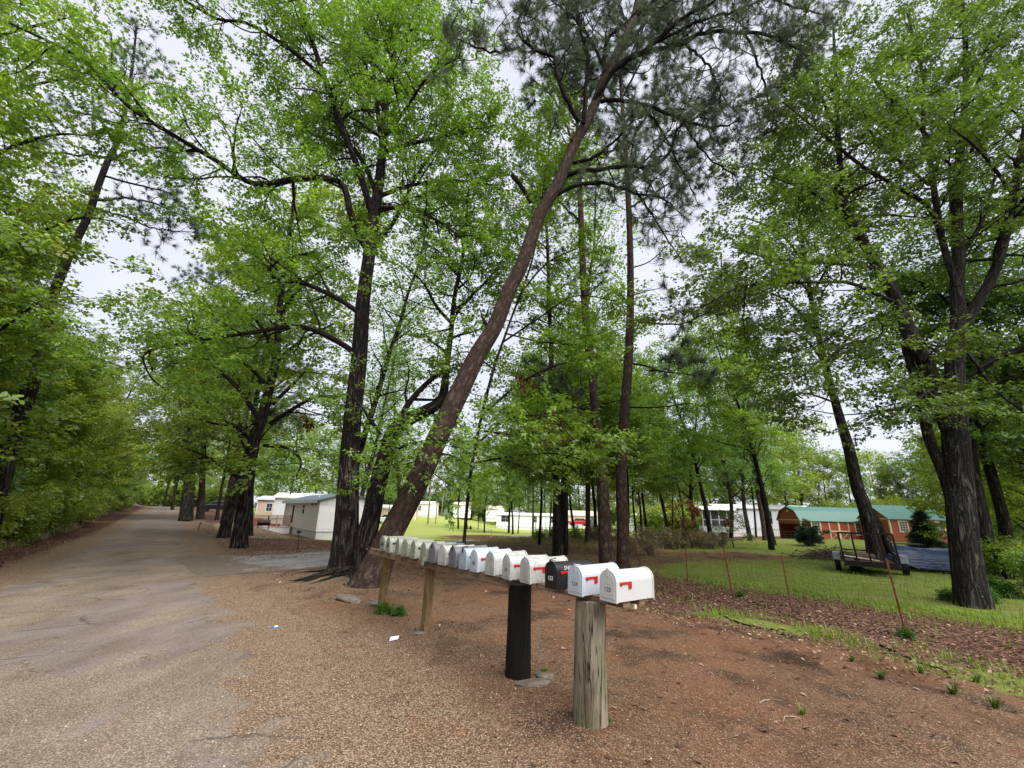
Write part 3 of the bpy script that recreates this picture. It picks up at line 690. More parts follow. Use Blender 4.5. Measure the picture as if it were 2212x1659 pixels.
for k, (a, s, fin, num, nm, flag, lat, lab) in enumerate(BOXES):
    zz = .988
    t = thing('mailbox', lab, 'mailbox', loc_sa(s, a, zz), ROT + math.radians(rb.normal(0, 2.6)), 'mailboxes in the roadside row')
    t.rotation_euler[1] = math.radians(rb.normal(0, 1.6)); t.rotation_euler[0] = math.radians(rb.normal(0, .8))
    if k == 5: t.rotation_euler[1] = math.radians(4)
    m = MM[fin]
    if 'body' not in _mesh:
        b = MB(); b.prism(arch(BW, BH), .004, BL); b.prism(arch(BW, BH, .004), .004, .016); b.prism(arch(BW, BH, .007), BL - .004, BL + .010)
        for y in (.13, .40):
            b.cyl((BW / 2 + .003, y, .018), (BW / 2 - .002, y, .018), .006, n=8); b.cyl((-BW / 2 - .003, y, .018), (-BW / 2 + .002, y, .018), .006, n=8)
        o = b.build('body', m, t, .003); _mesh['body'] = o.data
        d = MB(); d.prism(arch(BW, BH, .005), -.012, .003)
        ins = [(x * .83, .02 + z * .83) for x, z in arch(BW, BH, 0)]
        d.prism(ins, -.0155, -.012)
        for q in range(3): d.prism([(-.03 + .006 * q, .126 + .011 * q), (.03 - .006 * q, .126 + .011 * q), (.03 - .006 * q, .130 + .011 * q), (-.03 + .006 * q, .130 + .011 * q)], -.0175, -.0155)
        d.box(-.055, .055, -.0175, -.0155, .05, .053); d.box(-.055, .055, -.0175, -.0155, .03, .033); d.box(-.055, .055, -.0175, -.0155, .1, .1025)
        o = d.build('door', m, t, .002); _mesh['door'] = o.data
        lt = MB(); lt.prism([(-.011, BH - .05), (.011, BH - .05), (.011, BH + .012), (.004, BH + .022), (-.004, BH + .022), (-.011, BH + .012)], -.019, -.0155); lt.box(-.009, .009, -.019, .05, BH + .006, BH + .011)
        o = lt.build('latch', m, t, .001); _mesh['latch'] = o.data
        f = MB(); f.box(BW / 2 + .004, BW / 2 + .009, .035, .185, .131, .150); f.prism([(.145, .150), (.145, .094), (.185, .094), (.185, .150)], BW / 2 + .0045, BW / 2 + .0085, 'x')
        f.prism([(.035, .149), (.075, .149), (.075, .135), (.06, .120), (.042, .124)], BW / 2 + .0045, BW / 2 + .0085, 'x'); f.cyl((BW / 2, .05, .138), (BW / 2 + .012, .05, .138), .006, n=8)
        o = f.build('flag', M_RED, t, .001); _mesh['flag'] = o.data
    else:
        for part in ('body', 'door', 'latch', 'flag'):
            if part == 'flag' and not flag: continue
            me = _mesh[part].copy(); me.materials.clear()
            me.materials.append((M_BLACK if lat else m) if part == 'latch' else ((M_RED if flag == 'red' else M_BLACK) if part == 'flag' else m))
            o = link(part, me, t); md = o.modifiers.new('bevel', 'BEVEL'); md.width = .002; md.segments = 2; md.limit_method = 'ANGLE'
    if k == 0: [bpy.data.objects.remove(c) for c in list(t.children) if c.name.startswith('flag')]
    if lat:
        h = MB(); h.beam((0, -.02, BH + .018), (.02, .045, BH + .03), .012, .007); h.build('latch_arm', M_BLACK, t)
    if num:
        big = k < 2; sz = {'4': .12}.get(num, .074 if big else .05)
        text_mesh(num, sz, nm, t, (0, -.0172, .088 if not big else .105), thick=.004 if big else (.0005 if k != 14 else .0008))
    if k == 14:
        text_mesh('SNO', .05, M_GREYNUM, t, (BW / 2 + .0012, .135, .176), 'lettering', (math.pi / 2, 0, math.pi / 2), thick=.0004)
        text_mesh('N', .075, M_CHALK, t, (BW / 2 + .0012, .29, .165), 'lettering', (math.pi / 2, 0, math.pi / 2), thick=.001)
    if k == 5:
        b = MB(); b.prism([(-.01, -.045), (.075, -.06), (.09, .02), (.08, .06), (.03, .0)], -.03, -.014); b.build('torn_panel', m, t, .003)

# rack that carries the long row
a0, s0 = 6.0, 3.2
t = thing('mailbox_rack', 'long wooden beam rack on two leaning posts and a black pole carrying the mailbox row', 'rack', loc_sa(s0, a0, 0), ROT)
def L(a, s, z): return (a0 - a, s - s0, z)
b = MB(); b.beam(L(8.22, 3.045, .935), L(4.02, 3.04, .935), .042, .098); b.build('front_beam', M_BEAM, t, .004)
b = MB(); b.beam(L(8.22, 3.36, .935), L(4.02, 3.36, .935), .042, .098); b.build('rear_beam', M_BEAM, t, .004)
for q, (ta, ts, ba, bs) in enumerate(((7.72, 3.17, 8.25, 3.36), (6.03, 3.14, 6.32, 3.27))):
    b = MB(); b.beam(L(ba, bs, -.3), L(ta, ts, .93), .125, .10, (0, 1, 0)); b.build('post', M_POST, t, .006)
for a in (7.9, 6.9, 5.5, 4.6):
    b = MB(); b.beam(L(a, 3.0, .9845), L(a, 3.42, .9845), .09, .003); b.build('tie_plate', M_BEAM, t)
wd = Wood(); rr = np.random.default_rng(8); pp, pr = resample([L(4.15, 3.28, -.3), L(4.13, 3.27, 0.05), L(4.10, 3.25, .5), L(4.07, 3.23, .905)], [.140, .137, .129, .126], .06)
wd.add(pp, pr, 28, rr, .025); me = wd.mesh('pole', M_BLACKPOLE); link('pole', me, t)
b = MB(); b.cyl(L(4.07, 3.23, .895), L(4.07, 3.23, .907), .127, n=28); b.build('pole_cap', M_BLACKPOLE, t)
# thick weathered pole with its own short arm
a0, s0 = 2.93, 3.13
t = thing('wooden_pole', 'thick weathered grey wooden pole carrying the two nearest white mailboxes', 'post', loc_sa(s0, a0, 0), ROT)
wd = Wood(); pp, pr = resample([L(2.97, 3.14, -.3), L(2.97, 3.14, 0), L(2.94, 3.12, .45), L(2.90, 3.10, .93)], [.150, .147, .138, .131], .04)
wd.add(pp, pr, 36, rr, .018); link('pole', wd.mesh('pole', M_OLDPOLE), t)
b = MB(); b.cyl(L(2.90, 3.10, .915), L(2.90, 3.10, .935), .13, n=30); b.build('pole_cap', M_OLDPOLE, t)
b = MB(); b.beam(L(3.62, 3.12, .96), L(2.52, 3.12, .96), .09, .05); b.build('arm', M_BEAM, t, .004)
b = MB(); b.beam(L(3.5, 3.33, .96), L(2.52, 3.33, .96), .09, .05); b.build('arm', M_BEAM, t, .004)
b = MB(); b.beam(L(2.6, 3.25, .928), L(2.53, 3.25, .928), .03, .035); b.build('bracket', M_CREAM, t, .003)

# ------------------------------------------------------------------ wire fence
fp = [('fence_post', 1388, 1222, 1367, 1165), ('fence_post', 1485, 1258, 1481, 1184), ('fence_post', 1585, 1289, 1562, 1178), ('fence_post', 1710, 1314, 1688, 1199), ('fence_post', 1960, 1377, 1914, 1206)]
fence = thing('wire_fence', 'sagging rusty wire mesh fence on thin leaning steel posts', 'fence', tuple(Gt(1585, 1289)))
fo = np.array(fence.location)
base, top = [], []
for nm, u, v, ut, vt in fp:
    q = Gt(u, v); d = P(ut, vt, q[1]); base.append(q); top.append(d)
    b = MB(); b.beam(tuple(q - fo - [0, 0, .25]), tuple(d - fo), .036, .007); b.beam(tuple(q - fo - [0, 0, .25]), tuple(d - fo), .007, .032); b.build(nm, M_RUST, fence)
base.append(np.array([7.9, 5.0, Tz(7.9, 5.0)])); top.append(base[-1] + [0, 0, 1.3])
base.insert(0, np.array([7.0, 27.0, Tz(7.0, 27.0)])); top.insert(0, base[0] + [-.1, 0, 1.2])
rf = np.random.default_rng(12); b = MB()
for k in range(len(base) - 1):
    ln = np.linalg.norm(base[k + 1] - base[k]); nv = int(ln / .11); nr = 10
    tt = np.linspace(0, 1, max(8, nv + 1))
    sag = .16 * np.sin(tt * math.pi) + .04 * np.sin(tt * 9 + k)
    lo = base[k] + (base[k + 1] - base[k]) * tt[:, None]; lo[:, 2] = T(lo[:, 0], lo[:, 1]) + .02
    hi = top[k] + (top[k + 1] - top[k]) * tt[:, None]; hi = lo + (hi - lo) * .82; hi[:, 2] -= sag
    for r in range(nr + 1):
        b.tube(lo + (hi - lo) * (r / nr) - fo + rf.normal(0, .006, lo.shape), .0014, 3)
    for q in range(len(tt)): b.tube(np.array([lo[q], (lo[q] + hi[q]) / 2 + rf.normal(0, .012, 3), hi[q]]) - fo, .0014, 3)
b.build('wire_mesh', M_WIRE, fence)

# ------------------------------------------------------------------ buildings
def window(mb_parent, x, z, w, h, y=0, trim=M_WHITE, glass=M_GLASS, grid=(2, 2), tw=.07, face=-1):
    f = MB(); e = .03 * face
    y0, y1 = sorted((y, y + e))
    f.box(x - tw, x + w + tw, y0, y1, z - tw, z); f.box(x - tw, x + w + tw, y0, y1, z + h, z + h + tw)
    f.box(x - tw, x, y0, y1, z, z + h); f.box(x + w, x + w + tw, y0, y1, z, z + h)
    for i in range(1, grid[0]): f.box(x + w * i / grid[0] - .012, x + w * i / grid[0] + .012, y0, y1 - .004 if face > 0 else y1, z, z + h)
    for i in range(1, grid[1]): f.box(x, x + w, y0, y1 - .004, z + h * i / grid[1] - .012, z + h * i / grid[1] + .012)
    o = f.build('window', trim, mb_parent)
    g = MB(); yy = sorted((y + .003 * face, y + .012 * face)); g.box(x, x + w, yy[0], yy[1], z, z + h); g.build('pane', glass, o)
    return o
def home(label, corner, rz, L, D, wh, skirt, rise, wall, roof, wins=(), doors=(), group=None, name='mobile_home', cat='mobile home', skirtmat=M_SKIRT, gablewins=()):
    t = thing(name, label, cat, tuple(corner), rz, group)
    b = MB(); b.box(0, L, 0, D, skirt, skirt + wh)
    b.prism([(0, skirt + wh), (D, skirt + wh), (D / 2, skirt + wh + rise)], 0, L, 'x'); b.build('wall', wall, t)
    b = MB(); b.box(.05, L - .05, .05, D - .05, -.6, skirt); b.build('skirting', skirtmat, t)
    e = .22; zt = skirt + wh; k = rise / (D / 2); r = MB(); th = .06
    r.prism([(-e, zt - e * k + .02), (D / 2, zt + rise + .02), (D + e, zt - e * k + .02), (D + e, zt - e * k + .02 + th), (D / 2, zt + rise + .02 + th), (-e, zt - e * k + .02 + th)], -e, L + e, 'x'); r.build('roof', roof, t)
    f = MB(); f.box(-e, L + e, -e - .012, -e, zt - e * k - .1, zt - e * k + .07)
    f.box(-.02, L, -.014, 0, skirt - .06, skirt + .06); f.box(-.022, -.0145, 0, D, skirt - .06, skirt + .06)
    for x in (0, L - .1): f.box(x - .013, x + .1, -.015, 0, skirt + .06, zt - .1)
    f.build('trim', M_WHITE, t)
    for w in wins: window(t, *w)
    for x, w, c in doors:
        o = MB().box(x, x + w, -.03, 0, skirt, skirt + 2.0).build('door', c, t)
        MB().box(x + w - .14, x + w - .08, -.06, -.03, skirt + .95, skirt + 1.0).build('handle', M_BLACK, o)
    return t
q = XY(9.65, 38.74)
# left home: long wall runs away along the road, gable end faces us.  local x -> +s ; local y -> +a
class Flip: pass
hl = thing('mobile_home', 'white mobile home with grey blue gable roof behind the twin trunk oak', 'mobile home', (q[0], q[1], -.80), math.atan2(.6, .8))
W1, LN, SK, WH, RS = 4.5, 14.0, .72, 2.42, .62
b = MB(); b.box(0, W1, 0, LN, SK, SK + WH); b.prism([(0, SK + WH), (W1, SK + WH), (W1 / 2, SK + WH + RS)], 0, LN, 'y'); b.build('wall', M_VINYL, hl)
b = MB(); b.box(.04, W1 - .04, .04, LN - .04, -.6, SK); b.build('skirting', M_SKIRT, hl)
k = RS / (W1 / 2); e = .3
b = MB(); zt = SK + WH
b.prism([(-e, zt - e * k), (W1 / 2, zt + RS), (W1 + e, zt - e * k), (W1 + e, zt - e * k + .08), (W1 / 2, zt + RS + .08), (-e, zt - e * k + .08)], -.25, LN + .25, 'y'); rf_ = b.build('roof', M_GREYROOF, hl)
MB().cyl((.9, 4.2, zt + .1), (.9, 4.2, zt + .75), .06, n=10).build('vent_pipe', M_WHITE, rf_)
b = MB(); b.box(-e - .012, -e, -.25, LN + .25, zt - e * k - .16, zt - e * k + .06); b.box(-.02, W1 + .02, -.018, 0, zt - .36, zt - .02); b.box(-.02, W1 + .02, -.018, 0, SK - .05, SK + .05)
b.box(-.018, 0, 0, LN, SK - .05, SK + .05); b.box(-.018, 0, 0, LN, SK + .16, SK + .2); b.box(-.018, W1 + .018, -.0175, 0, SK + .16, SK + .2); b.box(-.0195, .1, -.0195, 0, SK + .2, zt - .36); b.build('trim', M_WHITE, hl)
f = MB(); f.box(-.03, 0, 9.3, 9.9, SK + .35, SK + 2.0); o = f.build('window', M_DARK, hl)
for y, z, h in ((5.2, SK + 1.75, .28), (5.2, SK + 1.3, .35), (1.0, SK + 2.05, .1)):
    MB().box(-.09, -.018, y, y + .22, z, z + h).build('wall_lamp', M_BLACK, hl)
MB().box(-.1, -.018, 2.2, 2.45, SK + 1.98, SK + 2.2).build('meter_box', M_GREYROOF, hl)
b = MB(); b.box(2.6, 3.4, -.03, -.0, SK + .2, SK + 1.95); o = b.build('door', M_WHITE, hl)

# deck with lattice rail, smoker grill in front of it
dk = thing('deck', 'low wooden deck with reddish lattice railing beside the white mobile home', 'deck', loc_sa(9.5, 47.5, -.78), math.atan2(.6, .8))
M_DECKW = woodmat('deck_wood', (.18, .07, .045), (.34, .16, .10), (3, 3, 14)); M_DECKG = simple('grey_boards', (.42, .42, .40), .8, 0, .15, 5)
b = MB(); b.box(-3.6, -.05, 0, 3.4, .62, .70); b.build('floor', M_DECKG, dk)
b = MB(); b.box(-3.55, -.08, .03, .06, -.1, .62); b.build('skirting', M_SKIRT, dk)
b = MB()
for x in np.linspace(-3.55, -.15, 4): b.box(x - .05, x + .05, .01, .11, .70, 1.72)
b.box(-3.6, -.1, .0, .12, 1.70, 1.76); b.build('railing', woodmat('rail_wood', (.30, .19, .12), (.46, .32, .2)), dk)
b = MB()
for x in np.arange(-4.5, .1, .16):
    for sg_ in (1, -1):
        x0, x1 = (x, x + .95) if sg_ > 0 else (x + .95, x); z0, z1 = .74, 1.69
        if x < -3.55:
            f0 = (-3.55 - x) / .95; 
            if sg_ > 0: x0, z0 = -3.55, .74 + .95 * f0
            else: x1, z1 = -3.55, 1.69 - .95 * f0
        if x + .95 > -.15:
            f1 = (x + .95 + .15) / .95
            if sg_ > 0: x1, z1 = -.15, 1.69 - .95 * f1
            else: x0, z0 = -.15, .74 + .95 * f1
        if abs(z1 - z0) > .05: b.beam((x0, .055 + .008 * sg_, z0), (x1, .055 + .008 * sg_, z1), .035, .008, (0, 1, 0))
b.build('lattice', M_DECKW, dk)
b = MB(); b.box(-3.5, -2.2, 1.2, 1.9, .7, 1.45); b.build('bench', M_DECKW, dk)
tag(MB().box(-.45, .45, -.3, .3, 0, .25).build('cooler', simple('faded_red', (.5, .13, .14), .5)), 'faded red box standing on the deck behind the lattice', 'box').location = loc_sa(8.2, 48.4, -.08)
g = thing('smoker_grill', 'black barrel smoker grill on legs in front of the deck', 'grill', loc_sa(7.0, 46.6, -.62), math.atan2(.6, .8))
b = MB(); b.cyl((-.5, 0, .95), (.5, 0, .95), .26, n=16); b.build('barrel', simple('sooty_steel', (.035, .022, .016), .6, .3, .4), g)
b = MB(); b.box(-.48, .48, -.42, -.25, .88, .92); b.build('shelf', M_BLACK, g)
for x in (-.42, .42):
    for y in (-.2, .2): MB().beam((x, y * 1.3, 0), (x, y, .8), .04, .04).build('leg', M_BLACK, g)
MB().cyl((.3, 0, 1.15), (.3, 0, 1.55), .05, n=8).build('chimney', M_BLACK, g)

def pgp(u, v, Y): p_ = P(u, v, Y); return (p_[0], p_[1], p_[2])
# homes seen further off: corner pixel of the near left base, depth, turn
home('peach mobile home behind the deck, left of the white one', pgp(548, 1128, 62), math.radians(8), 7.5, 4.3, 2.5, .6, .4, M_PEACH, M_WHITEROOF, [(1.3, 1.5, .7, 1.0), (3.2, 1.4, .9, 1.1)], [(4.8, .9, M_DARK)], 'far mobile homes')
home('pale blue white mobile home with white roof just left of the grey roofed home', pgp(585, 1129, 56), math.radians(14), 9, 4.3, 2.5, .6, .5, M_VINYLBLUE, M_WHITEROOF, [(1.5, 1.5, .5, 1.2), (2.6, 1.5, .5, 1.2)], [], 'far mobile homes')
home('pinkish long home seen between the oak and the leaning pine trunk', pgp(790, 1131, 84), math.radians(6), 9, 4.5, 2.5, .4, .5, M_PEACH, M_WHITEROOF, [], [], 'far mobile homes')
home('white gable end house on the lawn right of the leaning pine', pgp(880, 1116, 100), math.radians(-4), 5, 8, 2.4, .5, .5, M_VINYL, M_WHITEROOF, [(2.1, 1.4, .8, 1.0)], [], 'far houses', 'house', 'house')
home('white house half hidden behind the tree on the lawn crest', pgp(979, 1113, 118), math.radians(4), 4.5, 7, 2.4, .4, .6, M_VINYL, M_TANROOF, [], [], 'far houses', 'house', 'house')
home('small white shed far up the lawn beyond the pair of poles', pgp(935, 1107, 150), math.radians(0), 4.5, 4, 2.0, .2, .6, M_VINYL, M_TANROOF, [], [], 'far houses', 'house', 'house')
home('white house behind the bare lawn tree, left of the blue white home', pgp(1049, 1121, 112), math.radians(-10), 3.2, 8, 2.3, .3, .6, M_VINYL, M_TANROOF, [], [], 'far houses', 'house', 'house')
home('long pale blue white mobile home across the gravel drive', pgp(1072, 1140, 96), math.radians(-2), 13.2, 4.5, 2.35, .4, .35, M_VINYLBLUE, M_WHITEROOF, [(1.0, 1.25, 1.9, 1.25), (7.8, 1.3, .75, 1.2), (11.3, 1.3, .7, 1.2)], [], 'far mobile homes')
home('tan roofed home beyond the red car', pgp(1226, 1135, 105), math.radians(-3), 7, 5, 2.1, .3, .9, M_PEACH, M_TANROOF, [(5.4, 1.1, .6, 1.0)], [], 'far mobile homes')
home('white mobile home with small dark windows behind the middle pines', pgp(1350, 1142, 98), math.radians(-3), 17.5, 4.5, 2.35, .4, .35, M_VINYL, M_WHITEROOF, [(3.2, 1.3, .6, 1.1), (7.0, 1.3, .9, .7), (10.4, 1.3, .8, 1.1)], [], 'far mobile homes')
hj = home('white mobile home with a screened porch left of the red barn sheds', pgp(1552, 1149, 60), math.radians(-8), 12, 5, 2.55, .62, .4, M_VINYLBLUE, M_WHITEROOF, [(6.2, 1.2, .7, 1.6, -.0), (8.9, 1.3, .5, 1.5)], [], 'far mobile homes')
b = MB(); b.box(-2.4, 1.6, -2.0, -.05, 0, .7); b.build('porch_base', M_SKIRT, hj)
b = MB()
for x in (-2.4, -1.4, -.4, .6, 1.5): b.box(x, x + .1, -2.0, -1.9, .7, 2.75)
b.box(-2.4, 1.6, -2.0, -1.9, 1.5, 1.58); b.build('porch_frame', M_WHITE, hj)
b = MB(); b.box(-2.3, 1.5, -1.5, -1.45, .7, 2.7); b.build('porch_screen', simple('screen', (.10, .11, .12), .6), hj)
b = MB(); b.prism([(-2.3, 2.72), (0, 3.2), (0, 3.28), (-2.3, 2.8)], -2.7, 1.9, 'x'); b.build('porch_roof', M_WHITEROOF, hj)
hp = thing('white_screen_panel', 'plain white panel standing between the middle pine trunks', 'panel', pgp(1280, 1154, 48), 0)
b = MB(); b.box(-.33, .33, 0, .05, .1, 1.45); b.build('panel', M_WHITE, hp); b = MB(); b.box(-.3, -.25, .05, .1, -.2, 1.4); b.box(.25, .3, .05, .1, -.2, 1.4); b.build('support', M_BLACK, hp)

def barn(label, corner, L, D, wh, gambrel, wins, doors, porch):
    t = thing('barn_shed', label, 'shed', tuple(corner), math.radians(1.5), 'red sheds with green roofs')
    if gambrel: prof = [(0, wh), (.55, wh + .78), (D / 2, wh + 1.22), (D - .55, wh + .78), (D, wh)]
    else: prof = [(0, wh), (D / 2, wh + 1.15), (D, wh)]
    b = MB()
    if porch:
        b.box(1.25, L, .1, D, .12, wh); b.box(0, L, 0, .1, .12, wh); b.box(0, 1.25, D - .1, D, .12, wh); b.box(0, 1.25, 0, D, .0, .14); b.box(0, .08, .1, D - .1, wh - .42, wh)
    else: b.box(0, L, 0, D, .1, wh)
    b.prism(prof, .02, L - .02, 'x'); b.build('wall', M_BARN, t)
    r = MB(); th = .05; e = .12
    lo = [(prof[0][0] - e, prof[0][1] - .16 if gambrel else wh - .1)] + prof[1:-1] + [(prof[-1][0] + e, prof[-1][1] - .16 if gambrel else wh - .1)]
    up = [(y, z + th) for y, z in lo]
    r.prism([(y, z + .012) for y, z in lo] + up[::-1], -.12, L + .12, 'x'); r.build('roof', M_GREENROOF, t)
    c = MB(); tw = .1
    for x in (0, L - tw):
        c2 = MB(); c2.box(x - .012, x + tw, -.0225, 0, .12, wh - .1); c2.build('corner_trim', M_CREAM, t)
    c = MB(); c.box(-.022, -.0, -.0, tw, .12, wh - .1); c.build('corner_trim', M_CREAM, t)
    c = MB(); c.box(-.025, .0, 0, D, wh - .09, wh); c.build('gable_band', M_CREAM, t)
    c = MB(); c.box(-.03, .0, D / 2 - .18, D / 2 + .18, wh + .72, wh + .92); c.build('gable_vent', M_CREAM, t)
    for x, z, w, h in wins: window(t, x, z, w, h, 0, M_CREAM, M_GLASS, (3, 4), .11)
    for x, w, h in doors:
        d = MB().box(x, x + w, -.025, 0, .16, .16 + h).build('door', M_BARN, t)
        f = MB()
        for i in range(2):
            x0 = x + i * w / 2; x1 = x0 + w / 2; y0, y1 = -.045, -.0255
            f.box(x0, x0 + .09, y0, y1, .16, .16 + h); f.box(x1 - .09, x1 - .002, y0, y1, .16, .16 + h)
            for z in (.16, .16 + h * .44, .16 + h - .1): f.box(x0 + .09, x1 - .09, y0, y1, z, z + .1)
            f.beam((x0 + .1, -.035, .27), (x1 - .1, -.035, .16 + h * .43), .015, .08, (0, 1, 0)); f.beam((x1 - .1, -.0365, .27), (x0 + .1, -.0365, .16 + h * .43), .015, .08, (0, 1, 0))
        f.build('door_trim', M_CREAM, d)
    if porch:
        rl = MB()
        for z in (.3, .55, .82): rl.box(-.03, .02, .12, D - .1, z, z + .07)
        for y in np.linspace(.12, D - .17, 5): rl.box(-.031, .021, y, y + .07, .14, .9)
        rl.build('railing', woodmat('porch_rail', (.10, .085, .07), (.22, .19, .16)), t)
    return t
barn('red lofted barn shed with curved gambrel green roof and porch', pgp(1736, 1170, 44), 7.1, 3.5, 2.05, True, [(1.1, .78, .78, 1.05), (5.45, .78, .78, 1.05)], [(2.75, 2.0, 1.85)], True)
barn('red shed with straight gable green roof behind the small spruce', pgp(1930, 1171, 40.5), 5.6, 3.4, 2.02, False, [(.9, .95, .7, .8), (4.3, .95, .7, .8)], [(2.2, 1.5, 1.8)], False)

# ------------------------------------------------------------------ yard things on the right
q = Gt(1818, 1221); zt_ = float(P(1818, 1216, 17.8)[2]); q = P(1818, 1216, 17.8)
tr = thing('utility_trailer', 'black steel utility trailer with its mesh ramp gate folded up', 'trailer', (q[0], q[1], Tz(q[0], q[1])), math.radians(-36))
b = MB(); b.box(.1, 1.75, 0, 2.6, .36, .44); b.build('bed', woodmat('trailer_deck', (.05, .04, .03), (.13, .10, .08)), tr)
b = MB()
for x in (.1, 1.72): b.box(x - .03, x + .03, 0, 2.6, .44, .5); b.box(x - .025, x + .025, 0, 2.6, .74, .79)
for x in (.1, 1.72):
    for y in (0.03, .9, 1.7, 2.55): b.box(x - .022, x + .022, y - .022, y + .022, .44, .76)
b.box(.07, 1.75, -.03, .03, .3, .38); b.box(.07, 1.75, 2.57, 2.63, .74, .79); b.build('frame', M_BLACK, tr)
b = MB(); g0, g1 = .46, 1.5
for x in np.linspace(.1, 1.72, 5): b.beam((x, -.03, g0), (x - .05, -.10, g1), .06, .06)
b.beam((.08, -.03, g0), (1.74, -.03, g0), .065, .065); b.beam((.03, -.10, g1), (1.69, -.10, g1), .065, .065); b.build('ramp_gate', simple('gate_steel', (.014, .007, .006), .6, .2, .3), tr)
for x in (-.13, 1.95):
    w = MB(); w.cyl((x - .09, 1.3, .33), (x + .09, 1.3, .33), .33, n=20); o = w.build('wheel', simple('tyre', (.012, .012, .012), .8), tr)
    MB().cyl((x - .1, 1.3, .33), (x + .1, 1.3, .33), .17, n=14).build('rim', simple('grey_rim', (.35, .35, .34), .5, .3), o)
    f = MB(); f.prism([(.85, .45), (.95, .72), (1.65, .72), (1.75, .45), (1.72, .45), (1.63, .69), (.97, .69), (.88, .45)], x - .12, x + .12, 'x'); f.build('fender', simple('fender_grey', (.16, .17, .19), .4, .3), tr)
b = MB(); b.beam((.4, 2.6, .4), (.92, 3.7, .4), .06, .06); b.beam((1.42, 2.6, .4), (.92, 3.7, .4), .06, .06); b.build('tongue', M_BLACK, tr)
tag(MB().beam((0, 0, 0), (1.5, .15, -.18), .12, .04).build('loose_board', woodmat('grey_board', (.3, .26, .2), (.5, .45, .36))), 'pale loose board lying across the trailer bed', 'board').location = (q[0] + .35, q[1] + .35, Tz(q[0], q[1]) + .64)
tag(MB().tube(np.array([(0, 0, .12), (.3, .1, .2), (.7, 0, .16), (.9, .25, .1)]), [.1, .14, .13, .05], 8).build('log', simple('log_bark', (.07, .05, .04), .9)), 'short dark log lying on the trailer bed', 'log').location = (q[0] + .95, q[1] + .5, Tz(q[0], q[1]) + .42)
# tarp covered boat
q = P(1935, 1220, 19.0); bz = Tz(q[0], q[1])
bt = thing('covered_boat', 'small boat under a taut dark blue tarp beside the big right trunk', 'boat', (q[0], q[1], bz), math.radians(-3))
rg = np.random.default_rng(4); nx, ny = 30, 13; V = []
for i in range(nx):
    x = i / (nx - 1) * 4.4; wdt = 1.05 * (1 - math.exp(-(x + .2) * 2.2)) ; lift = .08 + .28 * math.exp(-x * 1.4); top = 1.0 - .04 * x + .05 * math.sin(x * 2.1)
    for j in range(ny):
        t_ = j / (ny - 1) * 2 - 1; y = .95 + wdt * math.copysign(abs(t_) ** .55, t_)
        zz = lift + (top - lift) * (1 - abs(t_) ** 3.2) ** .6
        V.append((x - .22 * (zz) , y + rg.normal(0, .012), zz + rg.normal(0, .01) - .03 * abs(math.sin(x * 3.2)) * (1 - abs(t_))))
V = np.array(V); i = np.arange(nx - 1)[:, None] * ny + np.arange(ny - 1)[None]
F = np.stack([i, i + ny, i + ny + 1, i + 1], -1).reshape(-1, 4)
mt, n, l, bs = newmat('blue_tarp'); l.new(ramp(n, l, noise(n, l, coord(n), 2.5, 5), [(.3, (.008, .018, .055)), (.7, (.018, .05, .13))]), bs.inputs['Base Color']); bs.inputs['Roughness'].default_value = .45
l.new(bump(n, l, noise(n, l, mapv(n, l, coord(n), (2, 2, 7)), 1.5, 4), .9, .05), bs.inputs['Normal'])
link('tarp', rawmesh('tarp', V, F, mt, smooth=True), bt)
b = MB(); b.prism([(0.1, .35), (.5, .02), (4.3, .0), (4.35, .4)], .25, 1.65); b.build('hull', simple('hull_dark', (.03, .032, .036), .5), bt)
b = MB(); b.tube(np.array([(-.15, .7, .8), (.25, .05, .5), (.9, -.02, .1)]), .012, 5); b.tube(np.array([(1.0, .95, .87), (1.5, .1, .5), (1.75, -.02, .12)]), .01, 5); b.build('rope', simple('rope', (.18, .2, .22), .8), bt)
q = P(1928, 1190, 22.0); z_ = Tz(q[0], q[1])
wb = thing('work_bench', 'grey plank bench on two thin legs standing behind the tarp covered boat', 'bench', (q[0], q[1], z_), 0)
b = MB(); b.box(0, 1.55, 0, .35, .95, 1.0); b.build('plank', simple('grey_plank', (.12, .11, .10), .8), wb)
for x in (.35, 1.35): MB().box(x, x + .05, .15, .2, -.1, .95).build('leg', M_BLACK, wb)
# brush pile
q = P(1800, 1197, 24.0); rg = np.random.default_rng(9); b = MB()
for _ in range(260):
    a_ = rg.uniform(0, math.pi); r_ = rg.uniform(0, 1); c = np.array([rg.normal(0, 1.0), rg.normal(0, .6), 0]); h = .55 * math.exp(-(c[0] ** 2 + c[1] ** 2)) * r_
    d = np.array([math.cos(a_), math.sin(a_), rg.normal(0, .25)]) * rg.uniform(.3, .8)
    b.tube(np.array([c + [0, 0, h] - d, c + [0, 0, h + .06], c + [0, 0, h] + d]), rg.uniform(.006, .02), 4)
o = tag(b.build('brush_pile', simple('dead_brush', (.10, .075, .055), .9)), 'low brown heap of dead branches on the grass behind the trailer', 'brush pile'); o.location = (q[0], q[1], Tz(q[0], q[1]))

gf = thing('garden_fence', 'old grey stick fence with uneven pickets at the end of the gravel drive', 'fence', tuple(place(1200, 38)), 0)
rg = np.random.default_rng(66); go = np.array(gf.location); pr_ = []
for k, u in enumerate(np.linspace(1158, 1318, 24)):
    c = place(u, 38 + .06 * k); h = rg.uniform(.9, 1.5); pr_.append(c)
    MB().cyl(tuple(c - go + [0, 0, -.2]), tuple(c - go + [rg.normal(0, .06), rg.normal(0, .06), h]), .035, .025, 6).build('picket', M_POLE, gf)
b = MB()
for z_ in (.35, .85): b.tube(np.array([c - go + [0, .05, z_] for c in pr_]), .012, 4)
b.build('rail_wire', M_WIRE, gf)
